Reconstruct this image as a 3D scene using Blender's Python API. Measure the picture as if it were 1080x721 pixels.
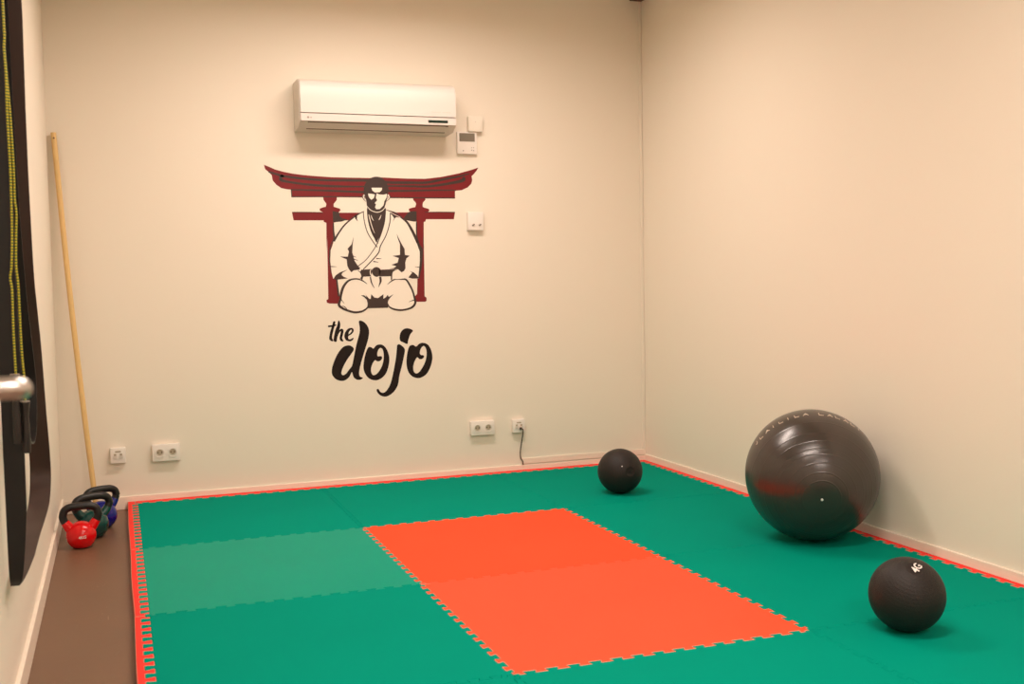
import bpy, bmesh, math, random
from mathutils import Vector, Matrix
from mathutils.geometry import tessellate_polygon
from math import pi, sin, cos, radians

scene = bpy.context.scene
C = scene.collection
for o in list(bpy.data.objects):
    bpy.data.objects.remove(o)

# ------------------------------------------------------------------ camera
cam_data = bpy.data.cameras.new('camera')
cam = bpy.data.objects.new('camera', cam_data)
C.objects.link(cam)
scene.camera = cam
cam_data.sensor_width = 36.0
cam_data.lens = 1145.73 / 1080 * 36.0
cr_ = Vector((0.93936293, -0.34248713, -0.01731608))
cu_ = Vector((0.03616746, 0.04873236, 0.99815684))
cf_ = Vector((0.34101201, 0.93825781, -0.05816426))
M = Matrix((cr_, cu_, -cf_)).transposed().to_4x4()
M.translation = (0.2868, -5.9695, 1.1653)
cam.matrix_world = M
cam_data.clip_start = 0.02
cam_data.dof.use_dof = True
cam_data.dof.focus_distance = 5.4
cam_data.dof.aperture_fstop = 5.6

# ------------------------------------------------------------------ light and exposure
scene.view_settings.view_transform = 'Standard'
scene.view_settings.look = 'None'
scene.view_settings.gamma = 1
scene.view_settings.use_curve_mapping = False
scene.view_settings.exposure = 0.0
world = bpy.data.worlds.new('world')
scene.world = world
world.use_nodes = True
world.node_tree.nodes['Background'].inputs[0].default_value = (1, .85, .7, 1)
world.node_tree.nodes['Background'].inputs[1].default_value = 0.05
LAMP_POWER = (30.5, 33.0, 59.0)
LAMP_COLOUR = (1.0, 0.86, 0.815)
LAMP_SPREAD = 168
LAMPS = ((1.60, -1.20), (1.60, -3.80), (1.60, -6.40))  # last lamp is added fill behind the camera, softening the air conditioner's shadow
CEIL = 2.82


def lin(c):
    f = lambda v: v / 12.92 if v <= .04045 else ((v + .055) / 1.055) ** 2.4
    return tuple(f(v / 255) for v in c)


# ------------------------------------------------------------------ materials
def mat(name, rgb, rough=.5, spec=.5, metal=0.0, noise=0.0, nscale=8.0, bump=0.0, bscale=60.0, coat=0.0, coat_rough=.1, emit=None):
    m = bpy.data.materials.new(name)
    m.use_nodes = True
    nt = m.node_tree
    b = nt.nodes['Principled BSDF']
    col = lin(rgb) + (1,)
    b.inputs['Base Color'].default_value = col
    b.inputs['Roughness'].default_value = rough
    b.inputs['Specular IOR Level'].default_value = spec
    b.inputs['Metallic'].default_value = metal
    b.inputs['Coat Weight'].default_value = coat
    b.inputs['Coat Roughness'].default_value = coat_rough
    tc = nt.nodes.new('ShaderNodeTexCoord')
    if noise:
        n = nt.nodes.new('ShaderNodeTexNoise')
        n.inputs['Scale'].default_value = nscale
        n.inputs['Detail'].default_value = 5
        nt.links.new(tc.outputs['Object'], n.inputs['Vector'])
        mx = nt.nodes.new('ShaderNodeMix')
        mx.data_type = 'RGBA'
        mx.inputs[6].default_value = tuple(v * (1 - noise) for v in col[:3]) + (1,)
        mx.inputs[7].default_value = tuple(min(1, v * (1 + noise)) for v in col[:3]) + (1,)
        nt.links.new(n.outputs['Fac'], mx.inputs[0])
        nt.links.new(mx.outputs[2], b.inputs['Base Color'])
    if bump:
        n2 = nt.nodes.new('ShaderNodeTexNoise')
        n2.inputs['Scale'].default_value = bscale
        n2.inputs['Detail'].default_value = 4
        nt.links.new(tc.outputs['Object'], n2.inputs['Vector'])
        bp = nt.nodes.new('ShaderNodeBump')
        bp.inputs['Strength'].default_value = bump
        bp.inputs['Distance'].default_value = .002
        nt.links.new(n2.outputs['Fac'], bp.inputs['Height'])
        nt.links.new(bp.outputs['Normal'], b.inputs['Normal'])
    if emit:
        b.inputs['Emission Color'].default_value = lin(emit[0]) + (1,)
        b.inputs['Emission Strength'].default_value = emit[1]
    return m


def floor_material():
    m = mat('brown_vinyl', (114, 84, 63), rough=.42, spec=.4, noise=.10, nscale=3.0, bump=.15, bscale=25)
    nt = m.node_tree
    b = nt.nodes['Principled BSDF']
    src = b.inputs['Base Color'].links[0].from_socket
    tc = nt.nodes.new('ShaderNodeTexCoord')
    # worn scratches: thin bent lines with a shape of their own
    mp = nt.nodes.new('ShaderNodeMapping')
    mp.inputs['Rotation'].default_value = (0, 0, .35)
    mp.inputs['Scale'].default_value = (9, 2.2, 1)
    w = nt.nodes.new('ShaderNodeTexNoise')
    w.inputs['Scale'].default_value = 3
    w.inputs['Detail'].default_value = 1
    w.inputs['Distortion'].default_value = 1.5
    nt.links.new(tc.outputs['Object'], mp.inputs['Vector'])
    nt.links.new(mp.outputs['Vector'], w.inputs['Vector'])
    r = nt.nodes.new('ShaderNodeValToRGB')
    r.color_ramp.elements[0].position = .595
    r.color_ramp.elements[0].color = (0, 0, 0, 1)
    r.color_ramp.elements[1].position = .602
    r.color_ramp.elements[1].color = (.45, .45, .45, 1)
    e = r.color_ramp.elements.new(.61)
    e.color = (0, 0, 0, 1)
    nt.links.new(w.outputs['Fac'], r.inputs['Fac'])
    n = nt.nodes.new('ShaderNodeTexNoise')
    n.inputs['Scale'].default_value = 4
    nt.links.new(tc.outputs['Object'], n.inputs['Vector'])
    r2 = nt.nodes.new('ShaderNodeValToRGB')
    r2.color_ramp.elements[0].position = .52
    r2.color_ramp.elements[1].position = .66
    nt.links.new(n.outputs['Fac'], r2.inputs['Fac'])
    mu = nt.nodes.new('ShaderNodeMath')
    mu.operation = 'MULTIPLY'
    nt.links.new(r.outputs['Color'], mu.inputs[0])
    nt.links.new(r2.outputs['Color'], mu.inputs[1])
    mx = nt.nodes.new('ShaderNodeMix')
    mx.data_type = 'RGBA'
    nt.links.new(mu.outputs[0], mx.inputs[0])
    nt.links.new(src, mx.inputs[6])
    mx.inputs[7].default_value = lin((178, 160, 140)) + (1,)
    nt.links.new(mx.outputs[2], b.inputs['Base Color'])
    return m


WALL = mat('wall_paint', (238, 229, 214), rough=.55, spec=.25, bump=.06, bscale=180)
CEILM = mat('ceiling_paint', (242, 236, 224), rough=.8, spec=.2)
TRIM = mat('trim_paint', (240, 228, 212), rough=.35, spec=.4)
FLOOR = floor_material()
WHITE = mat('white_plastic', (240, 232, 224), rough=.35, spec=.45)
ACW = mat('ac_plastic', (220, 211, 204), rough=.38, spec=.45)
WHITE2 = mat('off_white_plastic', (216, 207, 196), rough=.4, spec=.45)
GAP = mat('dark_gap', (92, 66, 48), rough=.7)
DISPLAY = mat('dark_green_display', (12, 42, 36), rough=.15, spec=.6)
LCD = mat('grey_lcd', (128, 118, 104), rough=.3, spec=.4)
MARK = mat('grey_print', (150, 138, 128), rough=.5)
FAINT = mat('faint_grey_print', (214, 204, 194), rough=.5)
DARKHOLE = mat('socket_hole', (70, 56, 44), rough=.6)
P_RED = mat('mural_red', (120, 24, 30), rough=.42, spec=.35, noise=.10, nscale=14)
P_DARK_GLARE = mat('mural_dark_glare', (56, 40, 36), rough=.40, spec=.5)  # dark mural paint with the lamp glare put into its colour
P_CREAM = mat('mural_cream', (242, 233, 219), rough=.5, spec=.3)
P_BLACK = mat('mural_black', (25, 14, 12), rough=.5, spec=.25)
RUBBER = mat('black_rubber', (20, 18, 18), rough=.42, spec=.45, bump=.3, bscale=220)
SLAM = mat('slam_ball_rubber', (33, 27, 25), rough=.55, spec=.35, bump=.5, bscale=260)
GYM = mat('gym_ball_vinyl', (46, 37, 33), rough=.28, spec=.85)
GYMTXT = mat('gym_ball_print', (212, 198, 182), rough=.4)
PLUG = mat('white_plug', (225, 228, 222), rough=.3)
TXT_GLINT = mat('white_print_glint', (235, 228, 222), rough=.5)
KRED = mat('red_vinyl', (214, 4, 14), rough=.18, spec=.5)
KGREEN = mat('teal_vinyl', (3, 62, 58), rough=.18, spec=.5)
KBLUE = mat('blue_vinyl', (16, 24, 120), rough=.2, spec=.5)
WOOD = mat('pale_wood', (226, 190, 130), rough=.5, spec=.3, noise=.08, nscale=10)
BAND_LIT = mat('black_latex_band_lit', (66, 50, 44), rough=.5, spec=.35)  # black band as the lit far strand, its light put into the colour
BAND2 = mat('black_glossy_band', (16, 14, 14), rough=.4, spec=.4)
BLACKP = mat('black_plastic', (28, 22, 20), rough=.35, spec=.5)
CABLE = mat('dark_cable', (70, 60, 50), rough=.5)
STEEL = mat('brushed_steel', (205, 200, 196), rough=.28, metal=1.0)
DOORM = mat('door_paint', (228, 220, 206), rough=.45, spec=.4)
BROWN = mat('brown_cover', (96, 64, 44), rough=.6)
RIM = mat('mat_cut_edge', (190, 150, 128), rough=.8, spec=.1)
RIMG = mat('mat_cut_edge_green', (60, 150, 126), rough=.8, spec=.1)
LAMPM = mat('lamp_diffuser', (255, 240, 220), rough=.6, emit=((255, 226, 190), 9.0))


def rope_material():
    m = mat('yellow_green_cord', (196, 172, 20), rough=.5)
    nt = m.node_tree
    b = nt.nodes['Principled BSDF']
    tc = nt.nodes.new('ShaderNodeTexCoord')
    w = nt.nodes.new('ShaderNodeTexWave')
    w.wave_type = 'BANDS'
    w.bands_direction = 'Z'
    w.inputs['Scale'].default_value = 42
    nt.links.new(tc.outputs['Object'], w.inputs['Vector'])
    r = nt.nodes.new('ShaderNodeValToRGB')
    r.color_ramp.interpolation = 'CONSTANT'
    r.color_ramp.elements[0].color = lin((196, 176, 24)) + (1,)
    r.color_ramp.elements[1].position = .62
    r.color_ramp.elements[1].color = lin((30, 92, 46)) + (1,)
    nt.links.new(w.outputs['Fac'], r.inputs['Fac'])
    nt.links.new(r.outputs['Color'], b.inputs['Base Color'])
    return m


ROPE = rope_material()


# mat foam: fine surface grain, per tile gloss
def foam(name, rgb, rough, spec):
    m = mat(name, rgb, rough=rough, spec=spec, noise=.05, nscale=2.5, bump=.10, bscale=300)
    return m


G_DULL = foam('green_foam', (0, 142, 121), .85, .02)
G_SHEEN = foam('green_foam_sheen', (0, 150, 126), .42, .03)  # sheen also put into the colour, a little lighter than the dull green
R_DULL = foam('red_foam', (255, 84, 52), .8, .03)
R_GLOSS = foam('red_foam_smooth', (255, 86, 56), .5, .04)
R_EDGE = foam('red_edge_foam', (245, 44, 34), .6, .3)


# ------------------------------------------------------------------ mesh helpers
def obj(name, bm, m, parent=None, loc=None, smooth=False, recalc=True):
    if recalc:
        bmesh.ops.recalc_face_normals(bm, faces=bm.faces)
    me = bpy.data.meshes.new(name)
    bm.to_mesh(me)
    bm.free()
    ms = m if isinstance(m, (list, tuple)) else [m]
    for x in ms:
        me.materials.append(x)
    if smooth:
        for p in me.polygons:
            p.use_smooth = True
        if smooth != 'all':
            me.set_sharp_from_angle(angle=radians(40))
    o = bpy.data.objects.new(name, me)
    C.objects.link(o)
    if parent:
        o.parent = parent
    if loc:
        o.location = loc
    return o


def tag(o, label, cat, group=None):
    o['label'] = label
    o['category'] = cat
    if group:
        o['group'] = group
    return o


def thing(name, label, cat, loc=(0, 0, 0), rot=(0, 0, 0), group=None):
    o = bpy.data.objects.new(name, None)
    C.objects.link(o)
    o.location = loc
    o.rotation_euler = rot
    o.empty_display_size = .05
    return tag(o, label, cat, group)


def struct(name, bm, m, parent=None, **k):
    o = obj(name, bm, m, parent, **k)
    if not parent:
        o['kind'] = 'structure'
    return o


def add_box(bm, x0, x1, y0, y1, z0, z1, bevel=0.0, seg=2):
    r = bmesh.ops.create_cube(bm, size=1)
    vs = r['verts']
    for v in vs:
        v.co = Vector((x0 + (v.co.x + .5) * (x1 - x0), y0 + (v.co.y + .5) * (y1 - y0), z0 + (v.co.z + .5) * (z1 - z0)))
    if bevel:
        es = list({e for v in vs for e in v.link_edges})
        bmesh.ops.bevel(bm, geom=es, offset=bevel, segments=seg, profile=.6, affect='EDGES')


def box(*a, **k):
    bm = bmesh.new()
    add_box(bm, *a, **k)
    return bm


def frames(path):
    n = len(path)
    T = [(path[min(i + 1, n - 1)] - path[max(i - 1, 0)]).normalized() for i in range(n)]
    up = Vector((0, 0, 1)) if abs(T[0].z) < .9 else Vector((1, 0, 0))
    u = T[0].cross(up).normalized()
    out = []
    for t in T:
        u = (u - t * u.dot(t)).normalized()
        out.append((u, t.cross(u).normalized()))
    return out


def add_tube(bm, path, rad, seg=16, caps=True):
    path = [Vector(p) for p in path]
    rs = rad if isinstance(rad, (list, tuple)) else [rad] * len(path)
    rings = []
    for p, (u, v), r in zip(path, frames(path), rs):
        rings.append([bm.verts.new(p + (u * cos(2 * pi * k / seg) + v * sin(2 * pi * k / seg)) * r) for k in range(seg)])
    for a, b in zip(rings, rings[1:]):
        for k in range(seg):
            bm.faces.new((a[k], a[(k + 1) % seg], b[(k + 1) % seg], b[k]))
    if caps:
        bm.faces.new(rings[0][::-1])
        bm.faces.new(rings[-1])


def tube(path, rad, seg=16, caps=True):
    bm = bmesh.new()
    add_tube(bm, path, rad, seg, caps)
    return bm


def crv(pts, k=6):
    pts = [Vector(p) for p in pts]
    n = len(pts)
    out = []
    for i in range(n - 1):
        p0, p1, p2, p3 = pts[max(i - 1, 0)], pts[i], pts[i + 1], pts[min(i + 2, n - 1)]
        for a in range(k):
            t = a / k
            out.append(.5 * ((2 * p1) + (p2 - p0) * t + (2 * p0 - 5 * p1 + 4 * p2 - p3) * t * t + (3 * p1 - p0 - 3 * p2 + p3) * t ** 3))
    out.append(pts[-1])
    return out


def lathe(prof, seg=64):
    """prof: list of (radius, z)."""
    bm = bmesh.new()
    rings = []
    for r, z in prof:
        if r < 1e-6:
            rings.append([bm.verts.new((0, 0, z))])
        else:
            rings.append([bm.verts.new((r * cos(2 * pi * k / seg), r * sin(2 * pi * k / seg), z)) for k in range(seg)])
    for a, b in zip(rings, rings[1:]):
        for k in range(seg):
            k2 = (k + 1) % seg
            if len(a) == 1 and len(b) == 1:
                continue
            if len(a) == 1:
                bm.faces.new((a[0], b[k2], b[k]))
            elif len(b) == 1:
                bm.faces.new((a[k], a[k2], b[0]))
            else:
                bm.faces.new((a[k], a[k2], b[k2], b[k]))
    return bm


def area(p):
    return sum(p[i][0] * p[(i + 1) % len(p)][1] - p[(i + 1) % len(p)][0] * p[i][1] for i in range(len(p))) / 2


def inset(p, d):
    """offset a closed counter-clockwise polygon inwards by d."""
    n = len(p)
    out = []
    for i in range(n):
        a, b, c = Vector(p[i - 1]), Vector(p[i]), Vector(p[(i + 1) % n])
        e1, e2 = (b - a).normalized(), (c - b).normalized()
        n1, n2 = Vector((-e1.y, e1.x)), Vector((-e2.y, e2.x))
        m = n1 + n2
        if m.length < 1e-6:
            m = n1
        m = m.normalized()
        k = min(1 / max(m.dot(n1), .3), 2.0)
        out.append(tuple(b + m * d * k))
    return out


def prism(bm, poly, z0, z1, rim=0.0, rim_mat=1, bevel=.0012, plain=None):
    """solid from a polygon; an optional rim of another material round the top."""
    if area(poly) < 0:
        poly = poly[::-1]
    n = len(poly)
    lo = [bm.verts.new((x, y, z0)) for x, y in poly]
    md = [bm.verts.new((x, y, z1 - bevel)) for x, y in poly]
    ip = inset(poly, max(rim, bevel))
    hi = [bm.verts.new((x, y, z1)) for x, y in ip]
    for i in range(n):
        j = (i + 1) % n
        bm.faces.new((lo[i], lo[j], md[j], md[i]))
        f = bm.faces.new((md[i], md[j], hi[j], hi[i]))
        if rim and not (plain and plain(*poly[i])):
            f.material_index = rim_mat
    for loop, flip in ((hi, False), (lo, True)):
        tris = tessellate_polygon([[v.co.copy() for v in loop]])
        for t in tris:
            vs = [loop[k] for k in t]
            try:
                f = bm.faces.new(vs)
                f.normal_update()
                if (f.normal.z < 0) != flip:
                    f.normal_flip()
            except ValueError:
                pass


def paint_strip(bm, pts, y1):
    """brush stroke: points down one side and back up the other."""
    n = len(pts) // 2
    a = [bm.verts.new((x, y1, z)) for x, z in pts[:n]]
    b = [bm.verts.new((x, y1, z)) for x, z in pts[n:][::-1]]
    a0 = [bm.verts.new((x, 0, z)) for x, z in pts[:n]]
    b0 = [bm.verts.new((x, 0, z)) for x, z in pts[n:][::-1]]
    for i in range(n - 1):
        f = bm.faces.new((a[i], a[i + 1], b[i + 1], b[i]))
        f.normal_update()
        if f.normal.y > 0:
            f.normal_flip()
        bm.faces.new((a[i], a[i + 1], a0[i + 1], a0[i]))
        bm.faces.new((b[i], b[i + 1], b0[i + 1], b0[i]))


def paint_layer(bm, outer, holes, y0, y1):
    """flat coat of paint on the back wall: polygon in (x, z), from y0 to y1 (towards the room)."""
    loops = [outer] + holes
    allv = []
    idx = []
    for lp in loops:
        f = [bm.verts.new((x, y1, z)) for x, z in lp]
        b = [bm.verts.new((x, y0, z)) for x, z in lp]
        n = len(lp)
        for i in range(n):
            j = (i + 1) % n
            bm.faces.new((f[i], f[j], b[j], b[i]))
        allv += f
    tris = tessellate_polygon([[Vector((x, z, 0)) for x, z in lp] for lp in loops])
    for t in tris:
        try:
            f = bm.faces.new([allv[k] for k in t])
            f.normal_update()
            if f.normal.y > 0:
                f.normal_flip()
        except ValueError:
            pass


def text_bm(s, size):
    cu = bpy.data.curves.new('t', 'FONT')
    cu.body = s
    cu.size = size
    cu.offset = size * .022
    cu.align_x = 'CENTER'
    cu.align_y = 'CENTER'
    o = bpy.data.objects.new('t', cu)
    C.objects.link(o)
    dg = bpy.context.evaluated_depsgraph_get()
    me = bpy.data.meshes.new_from_object(o.evaluated_get(dg))
    bm = bmesh.new()
    bm.from_mesh(me)
    bpy.data.objects.remove(o)
    bpy.data.curves.remove(cu)
    bpy.data.meshes.remove(me)
    bmesh.ops.subdivide_edges(bm, edges=[e for e in bm.edges if e.calc_length() > size * .25], cuts=2)
    return bm


def text_on_sphere(s, size, centre, R, direction, roll=0.0, lift=.0006):
    bm = text_bm(s, size)
    d = Vector(direction).normalized()
    up = Vector((0, 0, 1))
    ex = up.cross(d).normalized()
    ey = d.cross(ex).normalized()
    ex, ey = ex * cos(roll) + ey * sin(roll), ey * cos(roll) - ex * sin(roll)
    for v in bm.verts:
        a, b = v.co.x / R, v.co.y / R
        q = (d * cos(a) * cos(b) + ex * sin(a) * cos(b) + ey * sin(b)).normalized()
        v.co = Vector(centre) + q * (R + lift)
    return bm


# ------------------------------------------------------------------ room shell
XL, XR, YF = -0.012, 3.319, -7.8
struct('floor', box(XL - .1, XR + .1, YF - .1, .1, -.1, 0), FLOOR)
struct('ceiling', box(XL - .1, XR + .1, YF - .1, .1, CEIL, CEIL + .1), CEILM)
struct('wall_back', box(XL - .1, XR + .1, 0, .1, 0, CEIL), WALL)
struct('wall_left', box(XL - .1, XL, YF, 0, 0, CEIL), WALL)
struct('wall_right', box(XR, XR + .1, YF, 0, 0, CEIL), WALL)
struct('wall_front', box(XL - .1, XR + .1, YF - .1, YF, 0, CEIL), WALL)
BH = .068
struct('baseboard_back', box(XL, XR, -.012, 0, 0, BH, bevel=.003), TRIM)
struct('baseboard_left', box(XL, XL + .014, YF, -.012, 0, .082, bevel=.003), TRIM)
struct('baseboard_right', box(XR - .012, XR, YF, -.012, 0, .076, bevel=.003), TRIM)
struct('baseboard_front', box(XL, XR, YF, YF + .012, 0, .076, bevel=.003), TRIM)
# taller capping on the stretch right of the cable, and the caulk strip in the corner
struct('trim_1', box(2.506, XR - .001, -.009, 0, BH + .0045, .106, bevel=.002), TRIM)
struct('trim_2', box(XR - .022, XR - .001, -.006, 0, .107, CEIL, bevel=.002), WALL)

# ------------------------------------------------------------------ ceiling lamps
for i, (lx, ly) in enumerate(LAMPS):
    t = thing('ceiling_lamp', ('long ceiling lamp panel near the painted wall', 'long ceiling lamp panel over the middle of the mats', 'added long fill lamp panel behind the camera')[i], 'lamp', (lx, ly, CEIL), group='ceiling lamps')
    bm = bmesh.new()
    for a in ((-.77, .77, -.16, -.14), (-.77, .77, .14, .16), (-.77, -.75, -.14, .14), (.75, .77, -.14, .14)):
        add_box(bm, a[0], a[1], a[2], a[3], -.035, 0)
    obj('frame', bm, WHITE, t)
    obj('diffuser', box(-.75, .75, -.14, .14, -.02, -.001), LAMPM, t)
    ld = bpy.data.lights.new('lamp_light', 'AREA')
    ld.shape = 'RECTANGLE'
    ld.size, ld.size_y = 1.48, .27
    ld.energy = LAMP_POWER[i]
    ld.color = LAMP_COLOUR
    ld.spread = radians(LAMP_SPREAD)
    lo = bpy.data.objects.new('lamp_light', ld)
    C.objects.link(lo)
    lo.parent = t
    lo.location = (0, 0, -.03)

# ------------------------------------------------------------------ exercise mat
XS = (.342, 1.311, 2.310, 3.266)          # seams across the room
YS = (-.076, -1.106, -2.110, -3.112, -4.115)  # seams from the back wall forwards
XO, YO, XE = .3058, -.0135, XR - .0135     # outer edges
PROFILE = [(0, -1), (.27, -1), (.305, -.8), (.215, .72), (.25, 1), (.75, 1), (.785, .72), (.695, -.8), (.73, -1)]


def seam(p, q, AMP=.0098):
    p, q = Vector(p), Vector(q)
    d = q - p
    L = d.length
    d.normalize()
    nrm = Vector((-d.y, d.x))
    m = .018
    n = max(2, round((L - 2 * m) * 15))
    per = (L - 2 * m) / n
    out = [tuple(p), tuple(p + d * m)]
    for k in range(n):
        for s, o in PROFILE:
            out.append(tuple(p + d * (m + (k + s) * per) + nrm * AMP * o))
    out.append(tuple(p + d * (m + n * per) - nrm * AMP))
    out.append(tuple(p + d * (m + n * per)))
    out.append(tuple(q))
    return out


HS = {(i, j): seam((XS[i], YS[j]), (XS[i + 1], YS[j])) for i in range(3) for j in range(5)}
VS = {(i, j): seam((XS[i], YS[j + 1]), (XS[i], YS[j]), .0145 if i == 0 else .0098) for i in range(4) for j in range(4)}


def cat_poly(*parts):
    out = []
    for p in parts:
        for v in p:
            if not out or (Vector(v) - Vector(out[-1])).length > 1e-5:
                out.append(tuple(v))
    if (Vector(out[0]) - Vector(out[-1])).length < 1e-5:
        out.pop()
    if area(out) < 0:
        out.reverse()
    return out


ZM = .04
ROWL = ['back row along the mural wall', 'second row from the mural wall', 'third row from the mural wall', 'nearest row cut by the frame']
COLL = ['at the left', 'in the middle', 'at the right']
for j in range(4):
    for i in range(3):
        poly = cat_poly(HS[(i, j + 1)], VS[(i + 1, j)], HS[(i, j)][::-1], VS[(i, j)][::-1])
        red = (i == 1 and j in (1, 2))
        ox, oy = (XS[i] + XS[i + 1]) / 2, (YS[j] + YS[j + 1]) / 2
        poly = [(x - ox, y - oy) for x, y in inset(poly, .0005)]
        bm = bmesh.new()
        sy = (YS[2] - oy)                    # the seam the two red tiles share has no pale edge
        prism(bm, poly, 0, ZM, rim=.0018 if red else .0014,
              plain=(lambda x, y: abs(y - sy) < .02 and abs(x) < .47) if red else None)
        if red:
            m = R_GLOSS if j == 2 else R_DULL
            label = ('far red foam mat tile, the half of the red rectangle nearer the painted wall', 'near red foam mat tile, the half of the red rectangle nearer the camera')[j - 1]
        else:
            m = G_SHEEN if (i, j) == (0, 1) else G_DULL
            label = 'green foam mat tile, %s, %s' % (ROWL[j], COLL[i])
            if (i, j) == (0, 1):
                label = 'green foam mat tile with its sheen tinted paler, left of the far red tile'
        o = obj('foam_mat_tile', bm, [m, RIM if red else m], loc=(ox, oy, 0), recalc=False)
        tag(o, label, 'mat', None)

NTH = ['farthest', 'second farthest', 'third farthest', 'nearest']


def border(poly, label):
    bm = bmesh.new()
    prism(bm, inset(cat_poly(poly), .0005), 0, ZM, rim=.0018)
    o = obj('mat_edge_strip', bm, [R_EDGE, RIM], recalc=False)
    # origin at the strip itself
    me = o.data
    cx = sum(v.co.x for v in me.vertices) / len(me.vertices)
    cy = sum(v.co.y for v in me.vertices) / len(me.vertices)
    me.transform(Matrix.Translation((-cx, -cy, 0)))
    o.location = (cx, cy, 0)
    tag(o, label, 'mat edge')


for j in range(4):
    y0, y1 = YS[j + 1], YS[j]
    if j == 0:
        y1 = YO
    top = [(XS[0], YS[j])] + ([(XS[0], YO)] if j == 0 else [])
    border(VS[(0, j)] + top[1:] + [(XO, y1), (XO - .003, (y0 + y1) / 2), (XO + .002 * (j % 2), y0)],
           'toothed red edge strip along the brown floor, %s from the camera' % NTH[j] if j < 3 else 'toothed red edge strip along the brown floor, cut by the bottom of the frame')
    rt = [(XS[3], YO)] if j == 0 else []
    border(VS[(3, j)] + rt + [(XE, y1), (XE, y0)],
           'toothed red mat edge strip along the right wall, %s' % ('beside the far corner', 'beside the large grey ball', 'beside the numbered black ball', 'outside the lower right of the frame')[j])
for i in range(3):
    border(HS[(i, 0)][::-1] + [(XS[i], YO), (XS[i + 1], YO)],
           'toothed red mat edge strip along the mural wall, %s' % ('below the left outlets', 'below the black lettering', 'behind the small black ball')[i])

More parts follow.
